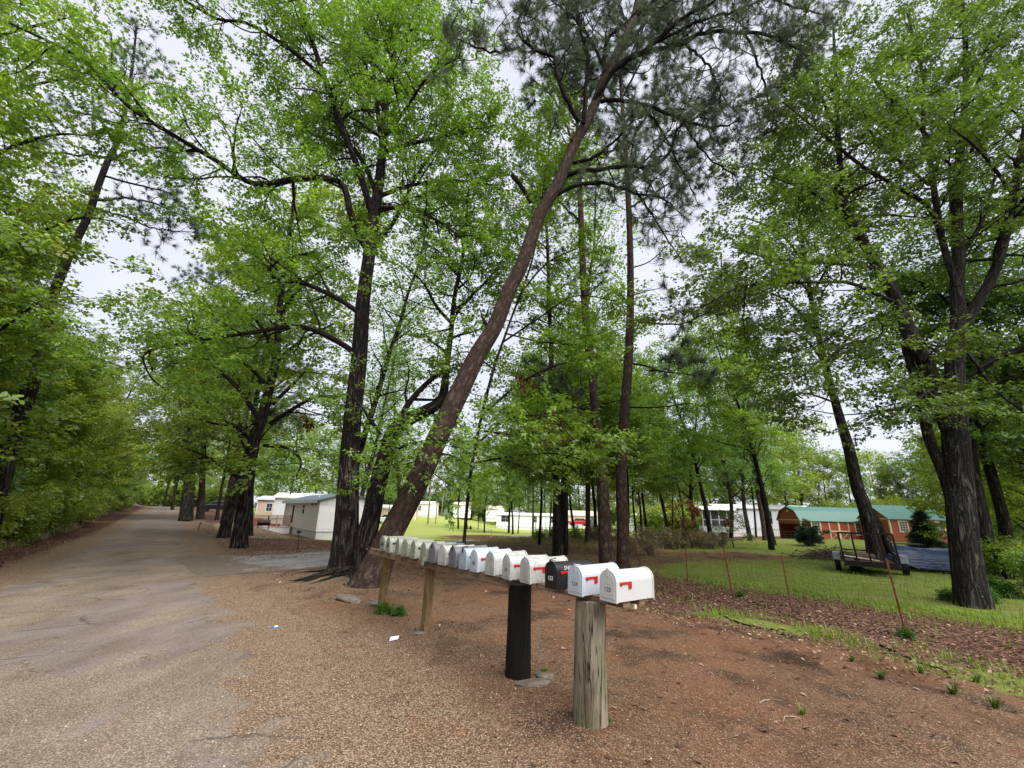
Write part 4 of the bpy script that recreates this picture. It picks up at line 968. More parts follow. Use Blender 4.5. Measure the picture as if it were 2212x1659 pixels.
# ------------------------------------------------------------------ poles, cars, small things
for u, v, Y, vt, r, lab in ((924, 1135, 76, 1040, .12, 'grey wooden pole on the lawn right of the white gable house'), (941, 1131, 80, 1075, .09, 'pale tan pole on the lawn, middle of three'), (954, 1111, 120, 1066, .13, 'distant pale pole near the lawn crest'), (1151, 1166, 47, 1040, .11, 'grey weathered pole beside the end of the gravel drive')):
    q = P(u, v, Y); q[2] = Tz(q[0], q[1]); h = P(u, vt, Y)[2] - q[2]
    t = thing('utility_pole', lab, 'pole', tuple(q), 0, 'bare poles beyond the drive'); MB().cyl((0, 0, -.5), (0, 0, h), r * 1.1, r * .85, 10).build('shaft', M_POLE, t); MB().cyl((0, 0, h), (0, 0, h + .08), r * .9, r * .5, 10).build('cap', M_POLE, t)
q = P(1061, 1163, 47); z_ = Tz(q[0], q[1]); t = thing('marker_post', 'short pale marker post at the edge of the gravel drive', 'post', (q[0], q[1], z_), 0)
MB().cyl((0, 0, -.2), (0, 0, .75), .075, .07, 10).build('shaft', simple('pale_post', (.55, .52, .42), .8), t); MB().cyl((0, 0, .75), (0, 0, .8), .07, .045, 10).build('cap', M_CREAM, t)
q = P(640, 1194, 17.9); z_ = Tz(q[0], q[1]); t = thing('garden_stake', 'thin black stake with a dark green lamp head at the edge of the gravel drive', 'stake', (q[0], q[1], z_), 0)
b = MB(); b.tube(np.array([(0, 0, -.1), (.03, 0, .35), (-.02, 0, .72)]), .013, 6); b.build('stem', M_BLACK, t)
b = MB(); b.cyl((-.02, 0, .70), (-.02, 0, .76), .04, .12, 10); b.cyl((-.02, 0, .76), (-.02, 0, .83), .12, .03, 10); b.build('lamp_head', simple('dark_green', (.02, .05, .045), .5), t)
q = P(428, 1139, 30); t = thing('wooden_stake', 'short leaning wooden stake on the leafy verge past the driveway', 'stake', (q[0], q[1], Tz(q[0], q[1])), 0)
MB().beam((0, 0, -.1), (.12, 0, .5), .07, .05).build('shaft', M_POST, t); MB().beam((.12, 0, .5), (.13, 0, .54), .05, .035).build('tip', M_POST, t)
def car(label, u, v, Y, rz, col, Lc=4.3):
    q = P(u, v, Y); z_ = Tz(q[0], q[1]) if label.startswith('dark') else q[2]
    t = thing('parked_car', label, 'car', (q[0], q[1], z_), rz)
    b = MB(); b.prism([(0, .35), (0, .75), (.2, .9), (1.1, .98), (3.4, 1.0), (4.1, .92), (Lc, .7), (Lc, .35)], -.85, .85); b.build('body', simple('car_paint_' + label.split()[0], col, .25, .2, .05, 2, 0, .6), t, .06)
    b = MB(); b.prism([(1.0, .98), (1.6, 1.42), (2.9, 1.45), (3.6, 1.0)], -.74, .74); b.build('cabin_glass', M_GLASS, t, .05)
    b = MB(); b.prism([(1.55, 1.40), (1.62, 1.45), (2.9, 1.48), (3.0, 1.42)], -.72, .72); b.build('roof', simple('car_roof_' + label.split()[0], col, .25, .2, .05, 2, 0, .6), t, .02)
    for x in (.8, 3.4):
        for y in (-.86, .7): MB().cyl((x, y, .32), (x, y + .17, .32), .32, n=16).build('wheel', M_BLACK, t)
    return t
car('bright red parked car beyond the pine trunks, in front of the tan roofed home', 1228, 1136, 88, .1, (.42, .02, .03))
car('dark parked car behind the roadside tree row', 427, 1112, 60, .5, (.012, .014, .018))
car('white car parked beside the pinkish home', 806, 1131, 70, .2, (.6, .6, .6))
for u, v, Y, h, lab in ((1008, 1141, 72, .75, 'taller of two stump spikes on the lawn'), (1016, 1141, 72, .55, 'shorter of two stump spikes on the lawn')):
    q = P(u, v, Y); wd = Wood(); wd.add(np.array([(0, 0, -.3), (0, 0, .1), (.02, 0, h * .6), (.03, 0, h)]), [.32, .22, .16, .05], 9, rg, .1)
    o = tag(link('tree_stump', wd.mesh('tree_stump', B_GREY)), lab, 'stump', 'stumps on the lawn'); o.location = (q[0], q[1], Tz(q[0], q[1]))
# litter of the foreground
q = Gt(851, 1382); pm = MB(); pm.add([(-.055, -.075, .012), (.055, -.07, .03), (.06, .075, .02), (-.05, .07, .008), (-.055, -.075, .010), (.055, -.07, .028), (.06, .075, .018), (-.05, .07, .006)], [(0, 1, 2, 3), (7, 6, 5, 4), (0, 4, 5, 1), (1, 5, 6, 2), (2, 6, 7, 3), (3, 7, 4, 0)])
o = tag(pm.build('paper_sheet', simple('paper', (.72, .70, .86), .7, 0, .02)), 'folded white paper sheet lying on the gravel in front of the rack', 'paper'); o.location = (q[0], q[1], q[2] + .004); o.rotation_euler = (.12, 0, .15)
q = Gt(594, 1357); cp = thing('bottle_cap', 'crushed blue and white drink lid lying on the road', 'lid', (q[0], q[1], .006), .4)
MB().cyl((0, 0, 0), (0, 0, .012), .055, .05, 16).build('lid', simple('blue_lid', (.05, .10, .35), .4), cp); MB().cyl((.01, .005, .012), (.01, .005, .018), .028, .025, 12).build('centre', M_WHITE, cp)
def rock(label, u, v, size, seed, squash=.5, rz=0):
    q = Gt(u, v); rg = np.random.default_rng(seed); import bmesh
    bm = bmesh.new(); bmesh.ops.create_icosphere(bm, subdivisions=3, radius=1)
    off = rg.uniform(0, 9, 3)
    from mathutils import noise as mn
    for vv in bm.verts:
        k = 1 + .35 * mn.noise(vv.co * 1.3 + Vector(off)) + .12 * mn.noise(vv.co * 4 + Vector(off)); vv.co = Vector((vv.co.x * size[0] * k, vv.co.y * size[1] * k, vv.co.z * size[2] * k))
    me = bpy.data.meshes.new('rock'); bm.to_mesh(me); bm.free(); me.materials.append(M_STONE)
    o = tag(link('rock', me), label, 'rock', 'rocks by the posts'); o.location = (q[0], q[1], q[2] + size[2] * .25); o.rotation_euler = (0, 0, rz)
rock('long grey rock at the foot of the oak roots', 748, 1298, (.34, .13, .09), 1, rz=-.5)
rock('grey rock beside the foot of the first leaning post', 806, 1308, (.12, .1, .07), 2)
rock('flat rock half buried at the foot of the black pole', 1150, 1478, (.2, .1, .025), 3, rz=.3)
rock('small rock right of the black pole foot', 1175, 1462, (.1, .08, .03), 4)
rock('small flat stone behind the paper sheet', 905, 1370, (.13, .08, .03), 5)
for label, pts_, r in (('dark fallen branch lying along the grass strip inside the fence', [(1520, 1312), (1590, 1345), (1660, 1362), (1730, 1385)], .018), ('thin dark stick lying right of the weathered pole', [(1290, 1345), (1325, 1355), (1370, 1360)], .008), ('pale stick lying on the dirt in the right foreground', [(1672, 1560), (1715, 1552), (1765, 1553)], .006), ('thin pale root lying across the gravel left of the paper', [(752, 1378), (800, 1395), (840, 1403)], .006), ('dark fallen branch below the fence posts', [(1900, 1395), (1980, 1430), (2060, 1460)], .016), ('pale splinter of wood in the right foreground', [(1640, 1520), (1665, 1512), (1690, 1514)], .007), ('thin fallen branch by the second fence post', [(1625, 1302), (1690, 1325), (1740, 1345)], .014)):
    w_ = np.array([Gt(*p_) for p_ in pts_]); c = w_.mean(0); w_ = w_ - c; w_[:, 2] += r * .6; pp, pr = resample(w_, np.linspace(r, r * .45, len(w_)), .08)
    pp[1:-1] += rg.normal(0, .012, pp[1:-1].shape)
    wd = Wood(); wd.add(pp, pr, 7, rg, .08); o = tag(link('fallen_stick', wd.mesh('fallen_stick', M_PALEWOOD if 'pale' in label else B_GREY)), label, 'stick', 'sticks on the ground'); o.location = c

# ------------------------------------------------------------------ traced trees in the foreground
def limb(lst, Y):
    p, r = pts2(lst, Y); return resample(p, r, .22)
def build_tree(name, label, cat, Y, trunks, limbs, bark, leaf, temps, seed, L1=1.8, every=.5, L2=.8, n2=4, ns=3, flat=.45, up=.05, tmin=.15, sides=16, crown_t=.45, smin=.8, smax=1.2, root=.5, roll=.45, more=None, thin=1.0, group=None, ang1=58, stubs=()):
    """trunks: thick stems (bare below crown_t); limbs: traced boughs that carry branches"""
    rng = np.random.default_rng(seed); w = Wood(); spec = []; base = None
    for k, tr in enumerate(trunks):
        p, r = limb(tr, Y)
        if base is None: base = p[0].copy(); base[2] = Tz(base[0], base[1])
        p = p.copy()
        if tr is trunks[0] or abs(p[0][2] - base[2]) < .5:
            p = np.vstack([p[0] - (p[1] - p[0]) * 1.5, p]); r = np.concatenate([[r[0]], r])
        w.add(p, r, sides, rng, .035, root if k == 0 else 0)
        spec.append((p, r[0], r[-1], crown_t))
    for lb in limbs:
        p, r = limb(lb, Y); w.add(p, r, 8, rng, .05); spec.append((p, r[0], r[-1], tmin))
    for sb in stubs:
        p, r = limb(sb, Y); w.add(p, r, 8, rng, .08)
    if more: spec += more(rng, w, spec)
    Ps, Ds = foliate(rng, w, spec, L1, every, L2, n2, ns, .25, flat, up, ang1, thin=thin)
    t = tree_thing(name, label, cat, base, w, bark, Ps, Ds, temps, leaf, rng, group, smin, smax, roll * .6)
    return t, len(Ps)

cnt = {}
def boughs(Lb, every, t0=.25, up=.12, ang=62):
    def f(rng, w, spec):
        out = []
        for path, r0, r1, tt in spec:
            Ln = np.sum(np.linalg.norm(np.diff(path, axis=0), axis=1)); n = int(Ln * (1 - tt) / every)
            if n < 1: continue
            for bp, br in kids(rng, path, r0, r1, n, max(tt, t0), .95, Lb, ang, up, .6, .16, 6, .5, .4):
                br = min(max(br, .02), .06); bp, q = resample(bp, np.linspace(br, .012, len(bp)), .3); w.add(bp, q, 6, rng, .05); out.append((bp, br, .012, .2))
        return out
    return f
# twin trunk oak, left of centre
oak_tr = [[(744, 1243, 0, 92), (746, 1200, 0, 76), (749, 1128, 0, 64), (755, 1000, 0, 53), (762, 900, 0, 46), (775, 780, 0, 42), (784, 650, 0, 37), (796, 560, 0, 33), (808, 470, 0, 30), (815, 425, 0, 28), (826, 330, .2, 22), (837, 187, .5, 18), (852, 120, .8, 14), (868, -20, 1.2, 10), (875, -160, 1.6, 5)],
          [(778, 1240, -.15, 72), (788, 1180, -.2, 62), (802, 1118, -.2, 50), (816, 1050, -.25, 46), (834, 985, -.3, 44), (852, 930, -.3, 40), (885, 905, -.3, 36), (925, 885, -.2, 33), (955, 862, -.1, 29), (964, 800, 0, 17), (974, 720, .1, 14), (982, 640, .2, 12), (1000, 550, .4, 10), (1012, 420, .8, 6)]]
oak_lb = [[(797, 548, 0, 22), (760, 470, -.6, 18), (735, 395, -1.0, 16), (650, 385, -1.3, 15), (550, 397, -1.8, 15), (467, 347, -2.3, 13), (400, 307, -2.7, 12), (283, 233, -3.2, 11), (187, 137, -3.6, 9), (133, 103, -3.9, 8), (20, 50, -4.3, 6)],
          [(806, 470, 0, 20), (775, 370, -.4, 17), (733, 255, -.8, 15), (700, 165, -1.0, 14), (667, 67, -1.2, 12), (640, -10, -1.4, 10), (610, -120, -1.6, 6)],
          [(702, 168, -1.0, 11), (617, 100, -1.5, 10), (533, 50, -1.9, 8), (467, 40, -2.2, 7), (383, -10, -2.5, 5)],
          [(772, 768, 0, 17), (733, 740, -.3, 15), (650, 706, -.7, 13), (533, 720, -1.2, 11), (433, 735, -1.6, 9), (323, 757, -2.0, 7), (311, 783, -2.1, 5), (330, 820, -2.1, 4), (362, 845, -2.1, 2)],
          [(781, 680, 0, 16), (735, 648, -.3, 14), (667, 616, -.6, 12), (593, 600, -.9, 10), (580, 585, -1.0, 9), (612, 558, -1.0, 8), (680, 545, -.7, 6)],
          [(812, 455, 0, 16), (850, 448, -.2, 13), (890, 452, -.4, 11), (950, 480, -.7, 8), (1000, 520, -.9, 5), (1040, 580, -1.0, 3)],
          [(823, 300, .2, 14), (800, 110, .3, 11), (772, -20, .3, 8)],
          [(846, 937, -.3, 24), (866, 905, -.3, 20), (885, 868, -.2, 17), (924, 826, -.1, 14), (960, 800, 0, 11)],
          [(822, 940, -.3, 11), (798, 905, -.6, 8), (775, 870, -.8, 6), (740, 850, -1.0, 4)],
          [(836, 985, -.4, 12), (880, 960, -1.2, 9), (930, 955, -2.0, 7), (990, 950, -2.6, 4)],
          [(800, 530, 0, 15), (850, 480, .9, 12), (900, 380, 1.7, 9), (960, 300, 2.4, 6), (1020, 240, 3, 4)],
          [(815, 420, 0, 14), (770, 330, 1.0, 11), (700, 300, 1.9, 9), (600, 260, 2.8, 6)],
          [(826, 330, .2, 12), (890, 310, .3, 10), (980, 290, .4, 8), (1070, 270, .4, 4)], [(815, 425, 0, 13), (890, 400, .6, 10), (980, 390, 1.0, 8), (1070, 400, 1.2, 4)], [(840, 180, .5, 9), (900, 110, .6, 7), (980, 60, .6, 4)],
          [(830, 300, .2, 12), (880, 230, -.6, 9), (930, 160, -1.2, 7), (1000, 120, -1.6, 4)]]
t, k = build_tree('oak_tree', 'big twin trunk oak with near black bark and a long bough over the road', 'tree', 12.4, oak_tr, oak_lb, B_OAK, L_OAK, TP['oak'], 11, L1=1.9, every=.38, L2=.85, n2=4, ns=3, crown_t=.5, more=boughs(2.6, 1.5), sides=26, root=.35)
cnt['oak'] = k
# roots spreading from the oak and pine
rg = np.random.default_rng(21); ob = np.array(t.location); wd = Wood()
for q in range(30):
    a = rg.uniform(-3.0, .1); c0 = ob[:2] + np.array([rg.uniform(-.35, .8), rg.uniform(-1.0, .0)]); d = np.array([math.cos(a), math.sin(a)]); ln = rg.uniform(.6, 1.9); side = np.array([-d[1], d[0]]) * rg.normal(0, .25)
    xy = [c0 + d * ln * f + side * math.sin(f * 3.5) + rg.normal(0, .03, 2) for f in (0, .22, .4, .6, .8)]; r0 = rg.uniform(.03, .07)
    pp = np.array([[p_[0], p_[1], Tz(*p_) + h_] for p_, h_ in zip(xy, (.10, .05, .022, .005, -.03))]) - ob
    pp, pr = resample(pp, np.linspace(r0, .022, 5), .1); wd.add(pp, pr, 7, rg, .12)
link('root', wd.mesh('root', B_GREY), t)

# leaning pine
def pine_more(rng, w, spec): return []
def needles(rng, w, spec, temps, leaf, t, base, L1, every, n2, tuft, tmin=.3, flat=.7, up=.12, smin=.8, smax=1.3, L2=.45):
    Ps, Ds = [], []
    for path, r0, r1, tt in spec:
        Ln = np.sum(np.linalg.norm(np.diff(path, axis=0), axis=1)); n = max(2, int(Ln * (1 - tt) / every))
        for bp, br in kids(rng, path, r0, r1, n, tt, 1, L1, 62, up, flat, .25, 5, .5, .35):
            br = min(max(br, .012), .05); w.add(bp, np.linspace(br, .006, len(bp)), 4)
            for tp, tr_ in kids(rng, bp, br, .006, n2, .3, 1, L2, 50, up, .9, .2, 3, .6, .2):
                w.add(tp, np.linspace(.006, .004, len(tp)), 3)
                for q in range(tuft):
                    p, tn = along(tp, rng.uniform(.55, .999)); Ps.append(p); Ds.append(unit(tn + rng.normal(0, .3, 3)))
            p, tn = along(bp, .999); Ps.append(p); Ds.append(tn)
        p, tn = along(path, .999); Ps += [p] * 3; Ds += [tn] * 3
    return Ps, Ds
def build_pine(name, label, Y, trunks, limbs, seed, stubs=(), crown_t=.7, L1=1.0, every=.32, n2=4, tuft=2, temps='pine', bark=None, sides=18, root=.4, smin=.8, smax=1.3, tmin=.35, group=None, L2=.45, dead=(), clumps=(), tangle=0):
    rng = np.random.default_rng(seed); w = Wood(); spec = []; base = None
    for k, tr in enumerate(trunks):
        p, r = limb(tr, Y)
        if base is None:
            base = p[0].copy(); base[2] = Tz(base[0], base[1]); p = np.vstack([p[0] - (p[1] - p[0]) * 1.5, p]); r = np.concatenate([[r[0]], r])
        w.add(p, r, sides, rng, .03, root if k == 0 else 0); spec.append((p, r[0], r[-1], crown_t))
    w.mi = 1
    for lb in limbs:
        p, r = limb(lb, Y); p[1:-1] += rng.normal(0, .02, p[1:-1].shape); w.add(p, r, 8, rng, .06); spec.append((p, r[0], r[-1], tmin))
        if tangle:
            for bp, br in kids(rng, p, r[0], r[-1], int(2 + np.sum(np.linalg.norm(np.diff(p, axis=0), axis=1)) / tangle), .25, .98, 1.7, 60, .1, .9, .38, 8, .5, .4):
                br = min(max(br, .016), .045); bp, qr = resample(bp, np.linspace(br, .008, len(bp)), .15); w.add(bp, qr, 5, rng, .05); spec.append((bp, br, .008, .6))
    for sb in list(stubs) + list(dead):
        p, r = limb(sb, Y); w.add(p, r, 7, rng, .08)
        if sb in dead:
            for bp, br in kids(rng, p, r[0], r[-1], 5, .3, 1, .9, 50, .0, .6, .3, 4, .5, .3): w.add(bp, np.linspace(max(.006, br), .003, len(bp)), 4)
    Ps, Ds = needles(rng, w, spec, None, None, None, None, L1, every, n2, tuft, L2=L2)
    for (u, v, dY, n, sp) in clumps:
        c = P(u, v, Y + dY); Ps += list(c + rng.normal(0, sp, (n, 3)) * [1, 1, .5]); Ds += list(rng.normal(0, 1, (n, 3)))
    return tree_thing(name, label, 'tree', base, w, [bark or B_PINE, B_DARK], Ps, Ds, TP[temps], L_PINE, rng, group, smin, smax, .8), len(Ps)
lp_tr = [[(796, 1266, 0, 100), (812, 1228, 0, 84), (846, 1150, 0, 66), (897, 1053, 0, 62), (950, 936, 0, 57), (990, 853, 0, 54), (1030, 770, 0, 48), (1070, 703, 0, 43), (1100, 626, 0, 40), (1128, 570, 0, 37), (1164, 467, .1, 33), (1204, 400, .2, 30), (1237, 317, .3, 29), (1260, 277, .3, 28), (1284, 227, .4, 26), (1310, 160, .4, 24), (1337, 107, .5, 22), (1367, 43, .6, 19), (1380, -10, .7, 16), (1400, -110, 1, 8)]]
lp_lb = [[(1260, 267, 0, 12), (1264, 200, -.2, 11), (1270, 127, -.3, 10), (1250, 50, -.5, 8), (1238, -20, -.6, 6)],
         [(1250, 263, 0, 13), (1220, 207, -.4, 12), (1200, 147, -.7, 11), (1197, 123, -.7, 10), (1154, 110, -1.0, 9), (1120, 70, -1.2, 7), (1127, 15, -1.3, 5)],
         [(1121, 103, -1.2, 7), (1070, 113, -1.5, 6), (1027, 100, -1.7, 5), (968, 76, -2.0, 3)],
         [(1304, 157, .3, 12), (1310, 93, .1, 10), (1347, 53, -.2, 7), (1380, 20, -.4, 4)],
         [(1284, 217, .3, 14), (1330, 150, 0, 13), (1404, 100, -.5, 12), (1474, 37, -1.0, 10), (1530, 10, -1.3, 7), (1600, -50, -1.7, 4)],
         [(1320, 150, .4, 13), (1370, 120, .3, 12), (1474, 93, 0, 11), (1507, 73, -.1, 10), (1607, 70, -.4, 9), (1680, 83, -.6, 7), (1740, 120, -.8, 4)],
         [(1297, 220, .4, 12), (1337, 217, .3, 11), (1387, 223, .3, 10), (1474, 258, .3, 8), (1540, 275, .3, 6), (1600, 262, .3, 3)],
         [(1222, 380, .3, 13), (1270, 367, .0, 12), (1354, 360, -.3, 11), (1404, 360, -.4, 10), (1447, 330, -.5, 8), (1462, 280, -.6, 6), (1490, 240, -.8, 4)],
         [(1204, 420, .2, 12), (1254, 397, .1, 11), (1314, 397, .0, 10), (1370, 417, -.2, 8), (1425, 424, -.4, 5), (1480, 470, -.6, 3)],
         [(1237, 353, .3, 10), (1287, 337, .1, 9), (1320, 310, -.1, 7), (1347, 287, -.3, 4)],
         [(1345, 95, .5, 10), (1420, 30, .9, 8), (1500, -20, 1.3, 5)], [(1355, 60, .5, 10), (1330, -10, .9, 8), (1290, -70, 1.2, 5)],
         [(1372, 410, -.2, 6), (1420, 480, .2, 5), (1470, 560, .5, 3)], [(1480, 95, 0, 8), (1530, 140, -.6, 6), (1560, 210, -1.0, 4), (1590, 240, -1.2, 3)]]
lp_lb += [[(1370, 40, .6, 10), (1470, -40, .2, 9), (1600, -30, -.4, 8), (1700, 10, -.8, 6), (1790, 30, -1.1, 3)], [(1404, 100, -.5, 9), (1500, 50, -.6, 8), (1600, 20, -.7, 6), (1680, -20, -.8, 3)], [(1607, 70, -.4, 7), (1640, 140, -.2, 6), (1660, 230, 0, 4), (1650, 290, .1, 2)], [(1474, 258, .3, 6), (1520, 330, .6, 5), (1590, 380, .9, 3)], [(1310, 160, .4, 9), (1260, 60, 1.0, 8), (1180, -10, 1.6, 5)], [(1387, 223, .3, 7), (1440, 300, .9, 5), (1500, 420, 1.4, 3)]]
lp_cl = [(975, 72, -1.7, 60, .16), (1035, 80, -1.6, 40, .18), (1130, 8, -1.3, 60, .2), (1240, 5, -.6, 40, .2), (1100, 108, -1.3, 25, .15), (1700, 60, -.7, 70, .28), (1745, 130, -.8, 90, .28), (1680, 190, -.1, 50, .25), (1790, 40, -1.1, 50, .25), (1650, 260, 0, 40, .25), (1590, 240, .2, 40, .25), (1500, 60, -.3, 50, .3), (1420, 60, -.3, 40, .3)]
lp_st = [[(1146, 440, .1, 11), (1134, 415, -.1, 11), (1118, 392, -.3, 12), (1104, 377, -.4, 11)], [(1050, 700, 0, 12), (1043, 688, -.2, 7), (1038, 672, -.25, 3)], [(1240, 310, .2, 9), (1232, 300, .1, 4)]]
t, k = build_pine('pine_tree', 'big leaning pine with reddish plated bark crossing behind the mailboxes', 10.5, lp_tr, lp_lb, 31, lp_st, crown_t=.9, L1=1.0, every=.36, n2=4, tuft=2, sides=26, root=.2, clumps=lp_cl, tangle=.62)
cnt['lpine'] = k
# leafy understory boughs on and around the leaning pine (a young oak behind it)
yo_tr = [[(1000, 1195, 0, 9), (1020, 1000, 0, 9), (1060, 820, -.2, 8), (1100, 700, -.3, 6), (1150, 560, -.3, 5), (1170, 430, -.3, 4), (1185, 330, -.2, 3), (1190, 230, 0, 2)]]
yo_lb = [[(1165, 460, -.3, 4), (1120, 390, .2, 3), (1080, 340, .6, 2)], [(1172, 420, -.3, 4), (1220, 360, .3, 3), (1260, 330, .8, 2)], [(1180, 350, -.2, 3), (1130, 280, -.6, 2)], [(1150, 560, -.3, 5), (1090, 500, .4, 4), (1030, 470, .9, 2)], [(1040, 900, 0, 8), (1120, 830, -.4, 6), (1200, 790, -.8, 5), (1290, 770, -1.2, 3)], [(1030, 960, 0, 7), (1090, 910, -1, 5), (1180, 900, -1.6, 4), (1250, 960, -2, 2)],
         [(1085, 740, -.3, 6), (1160, 690, -.5, 5), (1240, 640, -.8, 4), (1330, 650, -1, 2)], [(1120, 640, -.3, 6), (1180, 570, -.2, 5), (1260, 530, -.2, 3)], [(1070, 800, -.2, 5), (1010, 760, -.6, 4), (960, 780, -1, 2)],
         [(1024, 1000, 0, 6), (1110, 985, -1, 5), (1200, 980, -1.8, 4), (1280, 1000, -2.4, 2)], [(1024, 1010, 0, 6), (960, 980, -1, 4), (900, 990, -1.6, 2)], [(1035, 930, 0, 6), (1130, 940, .6, 5), (1230, 930, 1, 3)],
         [(1090, 720, -.3, 5), (1190, 740, .2, 4), (1300, 720, .6, 2)]]
t, k = build_tree('young_oak', 'slender young oak leafing out behind the leaning pine', 'tree', 12.6, yo_tr, yo_lb, B_GREY, L_OAK, TP['oak'], 17, more=boughs(1.6, 1.6), L1=1.1, every=.5, L2=.6, n2=3, ns=3, crown_t=.45, sides=8, root=.1)
cnt['young'] = k
# second oak by the road
o2_tr = [[(516, 1184, 0, 44), (522, 1130, 0, 37), (533, 1053, 0, 33), (550, 953, 0, 28), (567, 903, 0, 26), (583, 836, 0, 21), (597, 770, 0, 20), (600, 720, 0, 17), (607, 636, .2, 14), (616, 560, .4, 12), (630, 470, .6, 8), (640, 400, .8, 4)]]
o2_lb = [[(559, 905, 0, 14), (520, 846, -.6, 12), (487, 810, -1.0, 11), (460, 770, -1.3, 9), (427, 720, -1.7, 7), (414, 670, -2.0, 4)], [(585, 915, 0, 13), (633, 883, -.4, 11), (683, 858, -.8, 9), (740, 856, -1.2, 5)],
         [(588, 873, 0, 11), (633, 830, .5, 9), (657, 805, .9, 5)], [(571, 962, 0, 10), (620, 968, -.5, 9), (650, 996, -.8, 7), (640, 1030, -.9, 4)], [(600, 770, 0, 12), (560, 700, -.8, 9), (510, 650, -1.6, 5)],
         [(603, 680, .1, 12), (660, 610, -.5, 9), (720, 570, -1, 4)], [(610, 620, .2, 11), (560, 540, .6, 8), (500, 480, 1.2, 4)], [(595, 780, 0, 11), (660, 730, 1.4, 8), (720, 700, 2.4, 4)], [(585, 840, 0, 11), (520, 780, 1.5, 8), (440, 760, 2.8, 4)], [(565, 910, 0, 9), (500, 920, -1.4, 7), (420, 905, -2.6, 4)]]
t, k = build_tree('oak_tree', 'straight dark oak with speckled bark beside the gravel driveway', 'tree', 19.3, o2_tr, o2_lb, B_OAK, L_OAK, TP['mid'], 41, more=boughs(2.8, 2.6), L1=2.2, every=.75, L2=1.1, n2=4, ns=3, crown_t=.62, sides=18, root=.3)
cnt['oak2'] = k
# V pair of pines behind the rack
c_tr = [[(1312, 1224, 0, 46), (1308, 1180, 0, 38), (1299, 1020, 0, 29), (1286, 886, 0, 25), (1278, 786, 0, 21), (1266, 700, 0, 19), (1258, 560, 0, 18), (1254, 450, 0, 15), (1250, 370, 0, 12), (1246, 240, 0, 9), (1240, 90, 0, 5)]]
c_lb = [[(1280, 800, 0, 6), (1240, 790, -.8, 5), (1190, 800, -1.4, 3)], [(1252, 400, 0, 7), (1210, 330, -.6, 5), (1170, 300, -1.2, 3)], [(1250, 340, 0, 7), (1200, 220, .5, 5), (1150, 170, 1, 3)], [(1247, 270, 0, 6), (1290, 180, .6, 4), (1340, 150, 1, 2)], [(1255, 480, 0, 6), (1200, 430, .7, 5), (1150, 400, 1.2, 3)], [(1246, 230, 0, 6), (1200, 120, -.4, 4), (1180, 60, -.8, 3)], [(1250, 380, 0, 6), (1310, 330, .9, 4), (1350, 320, 1.5, 2)]]
t, k = build_pine('pine_tree', 'left pine of the V shaped pair behind the mailboxes, leaning left', 16.4, c_tr, c_lb, 51, crown_t=.68, L1=1.8, every=.3, n2=4, tuft=3, temps='pinefar', root=.2, dead=[[(1288, 900, 0, 5), (1250, 880, -.6, 4), (1210, 890, -1, 2)]])
d_tr = [[(1346, 1224, 0, 38), (1346, 1150, 0, 33), (1342, 1020, 0, 30), (1350, 886, 0, 27), (1359, 753, 0, 23), (1362, 620, 0, 19), (1360, 500, 0, 16), (1354, 367, 0, 14), (1347, 267, 0, 11), (1340, 167, 0, 8), (1334, 40, 0, 5)]]
d_lb = [[(1360, 690, 0, 6), (1430, 700, -.4, 5), (1500, 690, -.8, 4), (1570, 640, -1.2, 2)], [(1358, 780, 0, 6), (1420, 800, -.5, 4), (1500, 812, -1, 2)], [(1350, 330, 0, 7), (1410, 230, .5, 5), (1460, 170, 1, 3)], [(1346, 260, 0, 6), (1290, 190, .5, 4), (1250, 130, 1, 3)], [(1344, 210, 0, 6), (1400, 110, -.5, 4), (1450, 60, -1, 2)], [(1358, 450, 0, 6), (1440, 400, .5, 5), (1510, 350, .9, 3)], [(1355, 390, 0, 6), (1440, 300, -.5, 5), (1520, 230, -1, 3)], [(1340, 160, 0, 5), (1390, 60, .6, 4), (1420, -20, 1, 2)]]
t, k = build_pine('pine_tree', 'right pine of the V shaped pair behind the mailboxes, straight and tall', 16.5, d_tr, d_lb, 53, crown_t=.68, L1=1.8, every=.3, n2=4, tuft=3, temps='pinefar', root=.2, dead=[[(1361, 640, 0, 4), (1400, 628, -.5, 3), (1440, 620, -.8, 1)], [(1352, 880, 0, 5), (1420, 880, -.6, 4), (1490, 870, -1, 2)], [(1362, 580, 0, 4), (1410, 560, .4, 3), (1470, 500, .8, 1.5)]])
cnt['dpine'] = k
# slim trunks just left of the pair
e_tr = [[(1203, 1197, 0, 25), (1201, 1020, 0, 17), (1195, 886, 0, 14), (1190, 753, 0, 12), (1186, 640, 0, 10), (1182, 520, 0, 8), (1176, 400, 0, 4)]]
t, k = build_pine('pine_tree', 'slim dark pine trunk left of a thinner trunk behind the rack', 22.5, e_tr, [[(1190, 730, 0, 5), (1130, 700, -.8, 4), (1080, 690, -1.4, 2)], [(1186, 640, 0, 5), (1250, 600, .8, 4), (1300, 590, 1.4, 2)], [(1183, 540, 0, 5), (1120, 480, .8, 4), (1080, 450, 1.4, 2)], [(1180, 470, 0, 5), (1240, 420, -.8, 3), (1290, 400, -1.4, 2)]], 55, crown_t=.62, L1=1.6, every=.4, n2=3, temps='pinefar', root=.2, bark=B_DARK)
f_tr = [[(1222, 1197, 0, 15), (1223, 986, 0, 9), (1224, 853, 0, 8), (1226, 760, 0, 6), (1230, 640, 0, 3)]]
